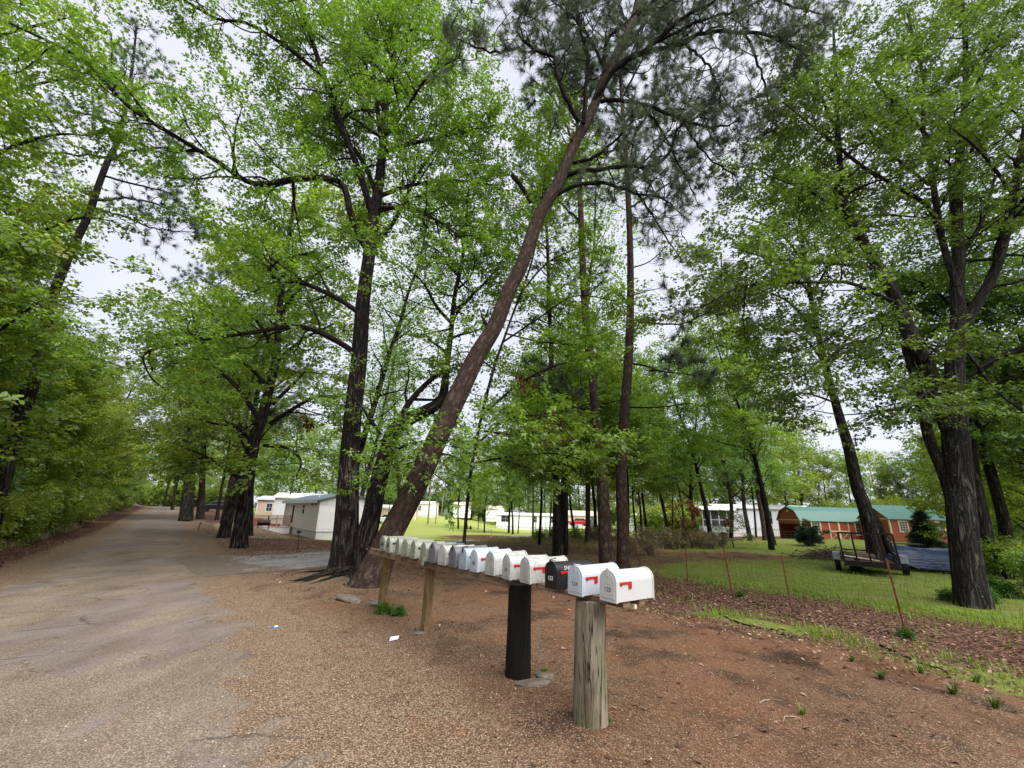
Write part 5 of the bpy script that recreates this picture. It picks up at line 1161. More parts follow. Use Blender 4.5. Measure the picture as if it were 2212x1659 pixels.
f_lb = [[(1224, 960, 0, 5), (1160, 900, -1, 4), (1090, 880, -2, 2)], [(1224, 930, 0, 5), (1290, 880, -1, 4), (1360, 860, -2, 2)], [(1224, 860, 0, 5), (1150, 800, 1, 4), (1080, 780, 2, 2)], [(1225, 800, 0, 5), (1300, 730, 1, 4), (1370, 700, 2, 2)], [(1228, 720, 0, 4), (1160, 650, -.5, 3), (1110, 630, -1, 2)], [(1224, 1000, 0, 5), (1150, 980, 1.2, 4), (1070, 990, 2, 2)], [(1224, 980, 0, 5), (1310, 960, 1.2, 4), (1390, 980, 2.4, 2)]]
t, k = build_tree('young_maple', 'thin trunk young maple right beside the slim dark pine behind the rack', 'tree', 22.6, f_tr, f_lb, B_DARK, L_OAK, TP['mid'], 57, L1=2.0, every=.45, L2=1.0, n2=4, ns=3, crown_t=.35, sides=8, root=.1)
cnt['f'] = k
# leaning roadside pine on the left and its neighbours
g_tr = [[(-35, 1180, 0, 46), (7, 1013, 0, 44), (33, 920, 0, 37), (60, 853, 0, 34), (80, 786, 0, 30), (97, 720, 0, 27), (110, 653, 0, 23), (150, 550, 0, 19), (190, 467, 0, 17), (213, 400, 0, 15), (233, 347, 0, 14), (253, 307, 0, 12), (270, 240, 0, 10), (285, 150, 0, 7), (295, 60, 0, 4)]]
g_lb = [[(213, 432, 0, 7), (267, 428, -.3, 6), (333, 440, -.6, 5), (417, 478, -.9, 3)], [(205, 450, 0, 6), (267, 467, -.4, 5), (333, 493, -.8, 4), (423, 502, -1.2, 2)], [(237, 345, 0, 7), (290, 325, -.4, 6), (350, 330, -.8, 4), (400, 360, -1, 2)], [(235, 340, 0, 7), (170, 335, -.4, 6), (100, 330, -.8, 4), (40, 350, -1, 2)], [(247, 315, 0, 7), (300, 280, .5, 5), (360, 290, 1, 3)], [(262, 270, 0, 6), (200, 250, .5, 5), (140, 240, 1, 3)], [(225, 380, 0, 6), (300, 400, .8, 5), (380, 420, 1.5, 3)], [(275, 200, 0, 6), (330, 180, -.3, 4), (370, 190, -.6, 2)]]
t, k = build_pine('pine_tree', 'grey trunked pine leaning toward the road at the far left, drooping boughs', 14.5, g_tr, g_lb, 61, crown_t=.72, L1=1.1, every=.28, n2=4, tuft=2, temps='pinefar', bark=B_GREY, smin=.5, smax=.8)
# big right hand oak
r_tr = [[(2101, 1292, 0, 74), (2090, 1230, 0, 67), (2080, 1150, 0, 63), (2072, 1060, 0, 61), (2066, 980, 0, 60), (2062, 900, 0, 54), (2062, 820, 0, 42), (2064, 753, 0, 38), (2071, 693, 0, 35), (2067, 620, .1, 30), (2071, 545, .2, 26), (2067, 433, .4, 23), (2074, 333, .6, 19), (2084, 233, .8, 15), (2087, 133, 1, 12), (2080, 20, 1.2, 8), (2078, -90, 1.4, 4)],
        [(2052, 930, 0, 40), (2021, 850, 0, 38), (2000, 786, 0, 36), (1974, 740, 0, 34), (1954, 693, 0, 32), (1934, 643, 0, 30), (1907, 593, 0, 28), (1880, 548, 0, 26), (1840, 480, -.1, 22), (1822, 430, -.2, 18), (1811, 300, -.3, 13), (1806, 180, -.4, 9), (1800, 60, -.5, 5)],
        [(2066, 1130, .2, 24), (2040, 1030, .2, 25), (2007, 946, .2, 25), (1991, 870, .2, 23), (1972, 803, .2, 20), (1955, 752, .2, 16)]]
r_lb = [[(2075, 715, 0, 30), (2091, 690, 0, 28), (2114, 650, -.1, 25), (2141, 603, -.2, 24), (2164, 540, -.3, 22), (2191, 417, -.5, 20), (2209, 317, -.6, 16), (2230, 180, -.8, 10)],
        [(2085, 830, 0, 20), (2141, 780, -.4, 17), (2212, 750, -.8, 14), (2290, 710, -1.2, 9)],
        [(2068, 620, 0, 18), (2037, 527, .1, 15), (2021, 433, .2, 14), (2007, 333, .3, 12), (1994, 283, .4, 11), (1907, 197, .6, 8), (1880, 150, .7, 5)],
        [(2036, 520, .1, 12), (2007, 450, -.2, 11), (1951, 410, -.4, 10), (1874, 367, -.7, 9), (1817, 323, -1, 8), (1751, 270, -1.3, 6), (1691, 220, -1.6, 3)],
        [(2008, 400, .2, 9), (1967, 367, 0, 8), (1907, 317, -.2, 7), (1857, 253, -.4, 6), (1821, 213, -.6, 4)],
        [(1890, 580, 0, 10), (1774, 566, -.5, 8), (1674, 560, -1, 6), (1600, 540, -1.4, 3)], [(1935, 655, 0, 11), (1841, 613, -.7, 9), (1774, 610, -1.1, 8), (1617, 616, -1.8, 6), (1524, 660, -2.2, 4), (1474, 690, -2.4, 2)],
        [(1956, 745, .1, 10), (1841, 740, -.6, 8), (1774, 788, -1, 6), (1700, 830, -1.3, 3)], [(1995, 280, .4, 9), (1990, 150, .3, 7), (1960, 30, .2, 4)], [(2085, 230, .8, 9), (2140, 120, .5, 7), (2180, 20, .2, 4)],
        [(2070, 560, .2, 14), (2120, 480, .9, 10), (2150, 380, 1.6, 6)], [(2015, 840, 0, 12), (1950, 880, -.8, 8), (1880, 890, -1.4, 4)], [(2090, 760, 0, 10), (2160, 850, -.7, 7), (2230, 900, -1.2, 3)], [(1812, 300, -.3, 8), (1760, 180, -.8, 6), (1700, 90, -1.2, 3)], [(1845, 480, -.1, 8), (1760, 420, .6, 6), (1660, 380, 1.2, 3)], [(2190, 420, -.5, 10), (2120, 330, -1.2, 7), (2060, 280, -1.8, 4)], [(2075, 330, .6, 9), (2000, 250, 1.4, 7), (1920, 230, 2, 3)]]
t, k = build_tree('oak_tree', 'massive dark oak at the right edge with several upright stems, weeds at its foot', 'tree', 11.6, r_tr, r_lb, B_GREY, L_DEEP, TP['oak'], 71, more=boughs(2.4, 1.7), L1=1.6, every=.42, L2=.75, n2=4, ns=3, crown_t=.5, sides=24, root=.2)
cnt['right'] = k
# leaning tree by the trailer
m_tr = [[(1893, 1200, 0, 42), (1882, 1150, 0, 36), (1866, 1090, 0, 32), (1852, 1053, 0, 30), (1834, 970, 0, 26), (1814, 903, 0, 22), (1794, 830, 0, 18), (1784, 793, 0, 17), (1767, 720, 0, 13), (1751, 636, 0, 11), (1741, 570, 0, 9), (1725, 450, .2, 7), (1715, 330, .4, 4)]]
m_lb = [[(1800, 850, 0, 8), (1770, 770, -.6, 7), (1720, 720, -1.2, 5), (1640, 700, -2, 3)], [(1785, 800, 0, 8), (1840, 720, .8, 6), (1900, 680, 1.6, 3)], [(1768, 725, 0, 8), (1700, 650, .8, 6), (1620, 620, 1.6, 3)], [(1752, 640, 0, 7), (1800, 560, -.8, 5), (1850, 520, -1.5, 3)], [(1742, 570, 0, 6), (1680, 500, -.8, 5), (1610, 470, -1.6, 3)], [(1805, 870, 0, 6), (1740, 850, -1, 5), (1670, 860, -2, 3)], [(1735, 520, .1, 6), (1790, 440, 1, 4), (1840, 410, 1.6, 2)], [(1725, 450, .2, 6), (1660, 380, .5, 4), (1590, 350, 1, 2)], [(1780, 780, 0, 6), (1720, 790, 1.5, 4), (1640, 770, 2.6, 2)]]
t, k = build_tree('oak_tree', 'dark leaning tree rising beside the utility trailer', 'tree', 18.8, m_tr, m_lb, B_GREY, L_DEEP, TP['mid'], 73, more=boughs(2.8, 2.2), L1=2.0, every=.7, L2=1.0, n2=4, ns=3, crown_t=.55, sides=14, root=.15, stubs=[[(1925, 1195, .1, 20), (1905, 1150, .2, 22), (1880, 1100, .3, 18)]])
cnt['m'] = k
# two more right hand trunks
for lab, tr_, sd_ in (('dark trunk close behind the massive right oak, leaning left', [[(2134, 1190, 0, 36), (2122, 1120, 0, 31), (2107, 1053, 0, 29), (2093, 940, 0, 26), (2084, 820, 0, 22), (2070, 680, 0, 17), (2060, 520, 0, 12), (2050, 360, 0, 6)]], 75), ('rightmost dark trunk standing among bright leaves behind the massive oak', [[(2178, 1182, 0, 30), (2165, 1110, 0, 26), (2140, 1020, 0, 24), (2115, 930, 0, 21), (2100, 850, 0, 19), (2085, 740, 0, 14), (2075, 600, 0, 8)]], 77)):
    lb_ = []
    rg = np.random.default_rng(sd_)
    for q in range(9):
        k0 = rg.integers(3, len(tr_[0]) - 1); u0, v0, _, w0 = tr_[0][k0]; sg_ = rg.choice([-1, 1]); lb_.append([(u0, v0, 0, w0 * .5), (u0 + sg_ * 60, v0 - 60, rg.uniform(-1, 1), w0 * .35), (u0 + sg_ * 140, v0 - 90, rg.uniform(-2, 2), w0 * .2)])
    t, k = build_tree('oak_tree', lab, 'tree', 17.5 if sd_ == 75 else 19.0, tr_, lb_, B_GREY, L_DEEP, TP['mid'], sd_, L1=2.0, every=.6, L2=1.0, n2=4, ns=3, crown_t=.45, sides=14, root=.35)

# ------------------------------------------------------------------ tree kinds that repeat
def grow_kind(name, seed, H, r, crown0, nl, LL, L1, every, temps, leaf, bark, lean=.04, L2=1.0, n2=4, ns=3, thin=1.0, smin=.8, smax=1.2, flat=.5, ang=55, sides=9, up=.06, forks=0):
    rng = np.random.default_rng(seed); w = Wood()
    p = np.vstack([[0, 0, -.4], wander(rng, np.zeros(3), np.array([rng.normal(0, lean), rng.normal(0, lean), 1.]), H, 12, .045, .03)])
    rr_ = np.concatenate([[r], np.linspace(r, r * .12, len(p) - 1)]); p, rr_ = resample(p, rr_, .6)
    w.add(p, rr_, sides, rng, .05, .35); spec = [(p, r, r * .12, max(.6, crown0))]
    for lp, lr in kids(rng, p, r, r * .12, nl, crown0, .97, LL, ang, .12, .9, .14, 7, .5, .55):
        lp, q = resample(lp, np.linspace(max(lr, .02), .012, len(lp)), .5); w.add(lp, q, 6, rng, .05); spec.append((lp, q[0], q[-1], .2))
    Ps, Ds = foliate(rng, w, spec, L1, every, L2, n2, ns, .25, flat, up, 58, 4, thin=thin)
    V, F = stamp(rng, np.array(Ps), np.array(Ds), TP[temps], smin, smax, .45)
    t = thing(name, name.replace('_', ' '), 'tree')
    link('trunk', w.mesh('trunk', bark), t); link('crown', rawmesh('crown', V, F, leaf), t)
    return t, len(Ps)
def pine_kind(name, seed, H, r, crown0, nl, LL, temps='pinefar', leaf=None, bark=None, every=.5, n2=4, tuft=2, L1=1.2):
    rng = np.random.default_rng(seed); w = Wood()
    p = np.vstack([[0, 0, -.4], wander(rng, np.zeros(3), np.array([rng.normal(0, .03), rng.normal(0, .03), 1.]), H, 12, .03, .03)])
    p, rr_ = resample(p, np.concatenate([[r], np.linspace(r, r * .12, len(p) - 1)]), .6); w.add(p, rr_, 9, rng, .04, .2); spec = []
    for lp, lr in kids(rng, p, r, r * .12, nl, crown0, .99, LL, 72, .05, .6, .14, 6, .4, .6):
        lp, q = resample(lp, np.linspace(max(lr * .8, .02), .012, len(lp)), .4); w.add(lp, q, 5, rng, .05); spec.append((lp, q[0], q[-1], .3))
    Ps, Ds = needles(rng, w, spec, None, None, None, None, L1, every, n2, tuft, smin=.8)
    V, F = stamp(rng, np.array(Ps), np.array(Ds), TP[temps], .8, 1.4, .8)
    t = thing(name, name.replace('_', ' '), 'tree'); link('trunk', w.mesh('trunk', bark or B_PINE), t); link('crown', rawmesh('crown', V, F, leaf or L_PINE), t)
    return t, len(Ps)
def shrub_kind(name, seed, H, nst, R, temps, leaf, bark, every=.22, L1=.5, L2=.35, ns=2, n2=3, smin=.8, smax=1.2, cat='shrub', thin=1.0):
    rng = np.random.default_rng(seed); w = Wood(); spec = []
    for q in range(nst):
        a = rng.uniform(0, 6.28); sp = rng.uniform(.1, .6)
        p = wander(rng, np.array([math.cos(a), math.sin(a), -.05]) * R * .15, np.array([math.cos(a) * sp, math.sin(a) * sp, 1.]), H * rng.uniform(.6, 1), 6, .12, .05)
        p[0][2] = -.1; rr_ = np.linspace(.018 + .006 * H, .006, len(p)); w.add(p, rr_, 5, rng); spec.append((p, rr_[0], rr_[-1], .12))
    Ps, Ds = foliate(rng, w, spec, L1, every, L2, n2, ns, .2, .5, .05, 62, 3, thin=thin)
    V, F = stamp(rng, np.array(Ps), np.array(Ds), TP[temps], smin, smax, .5)
    t = thing(name, name.replace('_', ' '), cat); link('stems', w.mesh('stems', bark), t); link('leaves', rawmesh('leaves', V, F, leaf), t)
    return t, len(Ps)
KINDS = {}
KINDS['tallA'], cnt['tallA'] = grow_kind('maple_tree', 101, 17, .20, .28, 24, 4.6, 2.0, .62, 'mid', L_WOOD, B_GREY, L2=1.1, n2=4, ns=3, smin=.9, smax=1.35)
KINDS['tallB'], cnt['tallB'] = grow_kind('hickory_tree', 102, 19, .22, .34, 26, 4.2, 2.0, .62, 'mid', L_OAK, B_DARK, L2=1.1, n2=4, ns=3, smin=.9, smax=1.35)
KINDS['pale'], cnt['pale'] = grow_kind('poplar_tree', 103, 20, .2, .2, 30, 3.4, 1.6, .6, 'thin', L_PALE, B_GREY, L2=1.0, n2=3, ns=3, smin=.9, smax=1.4, ang=42)
KINDS['mid'], cnt['mid'] = grow_kind('young_maple', 104, 10, .10, .14, 20, 3.0, 1.5, .5, 'mid', L_UNDER, B_DARK, L2=.9, n2=4, ns=3)
KINDS['midB'], cnt['midB'] = grow_kind('young_elm', 105, 8.5, .085, .10, 20, 2.7, 1.4, .48, 'mid', L_OAK, B_GREY, L2=.8, n2=4, ns=3)
KINDS['grove'], cnt['grove'] = grow_kind('maple_tree', 116, 12, .10, .36, 20, 3.4, 1.7, .5, 'mid', L_OAK, B_DARK, L2=.9, n2=4, ns=3, up=.1)
KINDS['pine'], cnt['pine'] = pine_kind('pine_tree', 106, 19, .2, .5, 30, 3.0)
KINDS['shrub'], cnt['shrub'] = shrub_kind('wild_shrub', 107, 2.6, 9, 1.0, 'shrub', L_UNDER, B_DARK)
KINDS['shrubB'], cnt['shrubB'] = shrub_kind('hedge_bush', 108, 1.7, 10, .9, 'shrub', L_UNDER, B_DARK)
KINDS['farA'], cnt['farA'] = grow_kind('broadleaf_tree', 109, 18, .25, .14, 16, 5.0, 2.4, 1.5, 'far', L_WOOD, B_GREY, L2=1.4, n2=3, ns=2, smin=.9, smax=1.5)
KINDS['farB'], cnt['farB'] = grow_kind('broadleaf_tree', 110, 20, .25, .12, 16, 4.4, 2.4, 1.5, 'far', L_PALE, B_GREY, L2=1.4, n2=3, ns=2, smin=.9, smax=1.5)
KINDS['deep'], cnt['deep'] = grow_kind('oak_tree', 111, 15, .18, .25, 22, 4.0, 1.9, .62, 'mid', L_DEEP, B_DARK, L2=1.1, n2=4, ns=3, smin=1, smax=1.5)
print('sprays', cnt)
used = set()
def put(kind, x, y, sc, label, group, rz=None, rng=np.random.default_rng(77), cat='tree', dz=0):
    k = KINDS[kind]; rz = rng.uniform(0, 6.28) if rz is None else rz; l = (x, y, Tz(x, y) + dz)
    sc3 = (sc * rng.uniform(.92, 1.08), sc * rng.uniform(.92, 1.08), sc)
    if kind not in used:
        used.add(kind); k.location = l; k.rotation_euler = (0, 0, rz); k.scale = sc3; k['label'] = label; k['category'] = cat
        if group: k['group'] = group
        return k
    r = copy_tree(k, l, rz, sc3, label, group, (rng.normal(0, .03), rng.normal(0, .03))); r['category'] = cat
    if not group and 'group' in r: del r['group']
    return r
rw_ = np.random.default_rng(200)
# left woods: tall trees, saplings, shrubs along the road edge
GW = {'tallA': ('tall maple in the woods left of the road', 'woodland maples left of the road'), 'tallB': ('tall dark barked hickory in the woods left of the road', 'woodland hickories left of the road'), 'pine': ('straight pine deep in the woods left of the road', 'woodland pines left of the road'),
      'mid': ('leafy young maple at the wood edge left of the road', 'young maples along the road'), 'midB': ('leafy young elm at the wood edge left of the road', 'young elms along the road'), 'shrub': ('waist to head high leafy shrub on the left verge', 'verge shrubs'), 'shrubB': ('low leafy bush on the left verge', 'verge bushes')}
def wput(kind, s, a, sc):
    x, y = XY(s, a); put(kind, x, y, sc, *GW[kind], cat='shrub' if kind.startswith('shrub') else 'tree')
for q in range(22):
    a = 13 + q * 4.4 + rw_.uniform(-1, 1); s = -10.5 - rw_.uniform(0, 9); wput(rw_.choice(['tallA', 'tallA', 'tallB', 'pine']), s, a, rw_.uniform(.8, 1.1))
for q in range(36):
    a = 9.5 + q * 2.6 + rw_.uniform(-.8, .8); s = -5.6 - rw_.uniform(0, 2.8); wput(rw_.choice(['mid', 'midB']), s, a, rw_.uniform(.55, 1.0))
for q in range(44):
    a = 6.5 + q * 1.7 + rw_.uniform(-.5, .5); s = -4.9 - rw_.uniform(0, 1.7); wput(rw_.choice(['shrub', 'shrubB']), s, a, rw_.uniform(.6, 1.0))
# big maples leaning out over the road from the left verge
KINDS['verge'], cnt['verge'] = grow_kind('maple_tree', 115, 12.5, .16, .22, 20, 4.6, 1.7, .52, 'near', L_WOOD, B_GREY, L2=.8, n2=4, ns=3, flat=.4, smin=.85, smax=1.2)
for s, a, sc, rz in ((-8.2, 17.5, .85, 1.9), (-6.4, 33.0, .9, 4.0), (-6.0, 48.0, 1.0, 2.8)):
    x, y = XY(s, a); put('verge', x, y, sc, 'large spreading maple reaching over the road from the left verge', 'maples overhanging the road', rz)
# undergrowth and trees closing the far end of the road
for q in range(24):
    x, y = XY(-16 + q * 1.2 + rw_.uniform(-.5, .5), 122 + rw_.uniform(-4, 4)); put('shrub', x, y, rw_.uniform(1.4, 2.2), 'leafy thicket shrub at the far end of the road', 'thicket at the end of the road', cat='shrub')
# trees closing the far end of the road
for q in range(14):
    x, y = XY(-20 + q * 2.7 + rw_.uniform(-1, 1), 142 + rw_.uniform(-4, 14)); put(rw_.choice(['farB', 'farB', 'farA']), x, y, rw_.uniform(.8, 1.1), 'tree closing the view at the far end of the road', 'trees at the end of the road')
# roadside row on the right of the road
for lab, nm_, Y, tr_, kind_, sd_ in (
    ('fat leaning trunk with a burl tucked behind the roadside oak', 'oak_tree', 25, [[(484, 1156, 0, 32), (492, 1120, 0, 28), (503, 1080, 0, 23), (518, 1034, 0, 20), (545, 950, 0, 19), (575, 850, 0, 15), (600, 740, 0, 11), (625, 620, 0, 7), (640, 520, 0, 4)]], 'oak', 81),
    ('thick dark twin trunk in the roadside row, nearest the road', 'oak_tree', 40, [[(400, 1117, 0, 28), (402, 1080, 0, 22), (406, 1034, 0, 18), (410, 960, 0, 15), (414, 880, 0, 12), (420, 780, 0, 9), (428, 680, 0, 5)], [(411, 1116, .2, 14), (414, 1060, .2, 12), (420, 1000, .3, 11), (432, 920, .4, 9), (445, 830, .5, 6), (455, 740, .6, 3)]], 'oak', 82),
    ('reddish pine trunk in the roadside row beside the dark car', 'pine_tree', 44, [[(433, 1112, 0, 20), (436, 1060, 0, 16), (438, 1000, 0, 13), (444, 920, 0, 11), (450, 840, 0, 9), (458, 720, 0, 6), (464, 620, 0, 3)]], 'pine', 83),
    ('pinkish pine trunk leaning right just left of the fat leaning trunk', 'pine_tree', 33, [[(486, 1121, 0, 20), (495, 1070, 0, 16), (505, 1020, 0, 14), (525, 930, 0, 12), (545, 830, 0, 10), (560, 730, 0, 7), (575, 620, 0, 4)]], 'pine', 84),
    ('thin straight trunk between the twin trunk and the leaning pine', 'young_elm', 42, [[(469, 1116, 0, 9), (478, 1060, 0, 7), (487, 1010, 0, 6), (500, 930, 0, 5), (512, 840, 0, 3)]], 'oak', 85)):
    lb_ = []; rg = np.random.default_rng(sd_)
    for q in range(12):
        k0 = rg.integers(3, len(tr_[0])); u0, v0, _, w0 = tr_[0][k0]; sg_ = rg.choice([-1, 1]); kx = 900 / Y / 10
        lb_.append([(u0, v0, 0, max(3, w0 * .5)), (u0 + sg_ * 18 * kx, v0 - 12 * kx, rg.uniform(-1, 1), max(2, w0 * .35)), (u0 + sg_ * 42 * kx, v0 - rg.uniform(0, 25) * kx, rg.uniform(-2.5, 2.5), 1.5)])
    if kind_ == 'oak': build_tree(nm_, lab, 'tree', Y, tr_, lb_, B_GREY, L_WOOD, TP['mid'], sd_, L1=2.2, every=.75, L2=1.1, n2=4, ns=3, crown_t=.5, sides=14, root=.25, smin=1, smax=1.5)
    else: build_pine(nm_, lab, Y, tr_, lb_, sd_, crown_t=.6, L1=1.8, every=.35, n2=4, tuft=2, temps='pinefar', root=.1, smin=1, smax=1.5)
for (u, Y, kind, sc, lab) in ((372, 62, 'tallA', 1.0, 'farthest roadside tree on the right verge'), (352, 82, 'tallB', 1.0, 'tree on the right verge near the road crest')):
    q = place(u, Y); put(kind, q[0], q[1], sc, lab, 'roadside row trees')
# maple leaning in from beyond the left edge of the view
lm_tr = [[(-190, 1180, 0, 34), (-170, 900, 0, 28), (-140, 640, 0, 24), (-110, 400, 0, 20), (-90, 200, 0, 16), (-70, 20, 0, 10), (-60, -120, 0, 5)]]
lm_lb = [[(-130, 600, 0, 12), (-20, 560, .2, 10), (90, 500, .4, 8), (180, 470, .6, 5), (250, 480, .8, 2)], [(-108, 400, 0, 12), (20, 320, -.2, 9), (130, 290, -.3, 6), (230, 300, -.3, 2)], [(-95, 250, 0, 11), (50, 190, .4, 8), (170, 170, .7, 5), (280, 190, 1, 2)], [(-80, 100, 0, 10), (60, 60, .3, 7), (180, 30, .5, 3)], [(-150, 720, 0, 10), (-20, 720, -.3, 8), (90, 650, -.5, 5), (170, 640, -.6, 2)], [(-70, 20, 0, 8), (80, -60, .2, 5), (200, -80, .4, 2)]]
build_tree('maple_tree', 'maple reaching in from the left edge with olive tinged leaves', 'tree', 10.5, lm_tr, lm_lb, B_DARK, L_WOOD, TP['near'], 91, more=boughs(1.4, 2.0), L1=1.2, every=.62, L2=.6, n2=3, ns=3, crown_t=.5, sides=12, root=.1)
# trees behind the left home and between the gaps
for (u, Y, kind, sc) in ((520, 78, 'tallA', 1.0), (575, 86, 'pine', .8), (625, 80, 'farA', .95), (680, 92, 'farB', .9), (730, 84, 'tallA', .9), (600, 70, 'midB', 1.3), (780, 120, 'farA', 1.0), (830, 128, 'farB', 1.0), (700, 110, 'farA', 1.1), (640, 115, 'farA', 1.1), (560, 110, 'farA', 1.1), (500, 95, 'farA', 1.0)):
    q = place(u, Y); put(kind, q[0], q[1], sc, 'tree behind the left hand mobile homes', 'trees behind the left homes')
# lawn trees
for (u, v, Y, kind, sc, lab) in ((990, 1141, 70, 'tallB', .62, 'lawn tree with bare straight trunk, leftmost of three'), (1033, 1141, 78, 'grove', .75, 'thin lawn tree in the middle of three'), (1046, 1150, 60, 'tallA', .55, 'lawn tree with thick bare trunk nearest the drive'), (1108, 1149, 62, 'tallB', .62, 'dark leafy tree in front of the long pale blue mobile home'), (1119, 1147, 66, 'grove', .85, 'slim trunk right behind the dark leafy tree'), (1187, 1163, 42, 'grove', .8, 'leaning tree at the end of the garden fence'), (836, 1128, 82, 'grove', .8, 'twin stemmed tree in front of the pinkish home'),
                                  (1268, 1181, 31, 'pine', .85, 'stout pine trunk standing left behind the V pair'), (1287, 1160, 38, 'tallB', .75, 'trunk seen in the gap left of the V pair'), (1375, 1164, 46, 'grove', 1.2, 'left one of two close trunks right of the V pair'), (1386, 1164, 47, 'tallA', .7, 'right one of two close trunks right of the V pair'), (1452, 1151, 58, 'grove', 1.1, 'slim trunk in front of the white home with small windows'), (1479, 1153, 52, 'tallA', .72, 'leaning trunk beside the rusty leaved sapling'), (1430, 1138, 84, 'deep', .8, 'dark tree against the white home with small windows'),
                                  (1622, 1158, 50, 'grove', 1.1, 'left stem of the forked pair before the porch home'), (1633, 1158, 50.6, 'grove', 1.15, 'right stem of the forked pair before the porch home'), (1653, 1162, 41, 'pine', 1.2, 'darker slim trunk left of a grey trunk by the barn shed'), (1672, 1173, 34, 'pale', .85, 'grey straight trunk just left of the barn shed')):
    q = P(u, v, Y); put(kind, q[0], q[1], sc, lab, None)
for (u, Y, kind, sc) in ((548, 27, 'pale', 1.15), (752, 25, 'pale', 1.15), (1208, 31, 'pale', 1.45), (500, 46, 'tallB', 1.0), (770, 46, 'pale', 1.3), (860, 60, 'pale', 1.3)):
    q = place(u, Y); put(kind, q[0], q[1], sc, 'tall airy tree rising behind the twin trunk oak', 'tall trees behind the oak')
# forest band closing the view, centre and right
for q in range(30):
    u = 740 + q * 27 + rw_.uniform(-10, 10); Y = 132 + rw_.uniform(-8, 25); p = place(u, Y); put(rw_.choice(['farA', 'farB', 'farA']), p[0], p[1], rw_.uniform(.85, 1.2), 'tree in the distant forest edge beyond the lawn', 'distant forest edge')
for q in range(26):
    u = 1500 + q * 33 + rw_.uniform(-12, 12); Y = 62 + rw_.uniform(0, 26); p = place(u, Y); put(rw_.choice(['farA', 'farB', 'tallA', 'pine']), p[0], p[1], rw_.uniform(.55, .85) if 1780 < u < 2040 else rw_.uniform(.8, 1.05), 'tree in the woods behind the red sheds', 'woods behind the sheds')
for (u, Y, kind, sc) in ((1500, 44, 'pale', 1.0), (1572, 48, 'pale', 1.1), (1612, 40, 'pale', .9), (1440, 52, 'pale', 1.0), (1240, 44, 'grove', 1.25), (1290, 34, 'grove', 1.0), (1100, 66, 'tallB', .8), (1345, 55, 'tallA', .85), (1700, 58, 'tallA', .8), (1165, 30, 'grove', .95), (1395, 36, 'grove', 1.1), (1655, 30, 'tallB', .9), (1530, 40, 'tallB', .95), (1196, 27, 'grove', .95), (1303, 23.5, 'grove', .85), (1352, 26, 'grove', .95), (1270, 32.5, 'grove', 1.0)):
    q = place(u, Y); put(kind, q[0], q[1], sc, 'leafy tree among the trunks of the middle grove', 'middle grove trees')
for q in range(26):
    u = 1380 + q * 34 + rw_.uniform(-12, 12); p = place(u, 66 + rw_.uniform(0, 8)); put('shrub', p[0], p[1], rw_.uniform(1.2, 2.2), 'thicket bush at the foot of the woods behind the sheds', 'thicket behind the sheds', cat='shrub')
for q in range(26):
    u = 730 + q * 31 + rw_.uniform(-12, 12); p = place(u, 130 + rw_.uniform(0, 8)); put('shrub', p[0], p[1], rw_.uniform(1.6, 3.0), 'thicket bush at the foot of the distant forest edge', 'thicket at the distant forest edge', cat='shrub')
# dense greenery at the right edge
for (u, Y, kind, sc) in ((2150, 26, 'mid', 1.1), (2200, 24, 'midB', 1.1), (2230, 20, 'mid', 1.0), (2120, 34, 'deep', .9), (2190, 36, 'tallA', .8), (2260, 30, 'deep', .9), (2300, 16, 'deep', .8), (2100, 52, 'tallA', .9), (2180, 56, 'farA', .9), (2250, 50, 'farA', .9)):
    q = place(u, Y); put(kind, q[0], q[1], sc, 'tree in the dense greenery at the right edge', 'right edge trees')
for (u, Y, kind, sc) in ((2140, 17, 'shrub', .6), (2180, 18, 'shrubB', .7), (2210, 15, 'shrub', .5), (2235, 12.5, 'shrub', .6), (2120, 30, 'shrub', .9)):
    q = place(u, Y); put(kind, q[0], q[1], sc, 'leafy bush under the trees at the right edge', 'right edge bushes', cat='shrub')

# ------------------------------------------------------------------ loose cover on the ground (nobody could count it)
rs = np.random.default_rng(500)
def scatter_sa(n, s0, s1, a0, a1, dens=None, near=None):
    s = rs.uniform(s0, s1, n); a = rs.uniform(a0, a1, n); k = np.ones(n, bool)
    if dens is not None: k &= rs.uniform(0, 1, n) < dens(s, a)
    x, y = XY(s, a); d = np.hypot(x, y)
    if near is not None: k &= rs.uniform(0, 1, n) < np.clip((near / np.maximum(d, .1)) ** 1.3, 0, 1)
    k &= (y > .8) & (np.abs(x) < y * 1.5 + 1)
    return x[k], y[k], T(x[k], y[k])
def lay(name, x, y, z, base, faces, smin, smax, mat, tilt=.35, aspect=None, lift=0.0, yawdir=None):
    n = len(x); V0 = np.array(base, float); F0_ = np.array(faces)
    yaw = rs.uniform(0, 6.28, n) if yawdir is None else yawdir + rs.normal(0, .5, n); sc = rs.uniform(smin, smax, n)
    rx, ry = rs.normal(0, tilt, n), rs.normal(0, tilt, n)
    cz, sz = np.cos(yaw), np.sin(yaw)
    Q = V0[None] * sc[:, None, None] * (np.ones((n, 1, 3)) if aspect is None else np.stack([np.ones(n), rs.uniform(*aspect, n), rs.uniform(*aspect, n)], -1)[:, None])
    zz = Q[..., 2] + Q[..., 0] * np.sin(ry)[:, None] + Q[..., 1] * np.sin(rx)[:, None]
    X_ = Q[..., 0] * cz[:, None] - Q[..., 1] * sz[:, None]; Y_ = Q[..., 0] * sz[:, None] + Q[..., 1] * cz[:, None]
    V = np.stack([X_ + x[:, None], Y_ + y[:, None], zz + (z + lift)[:, None]], -1).reshape(-1, 3)
    F = (F0_[None] + (np.arange(n) * len(V0))[:, None, None]).reshape(-1, F0_.shape[1])
    return link(name, rawmesh(name, V, F, mat))
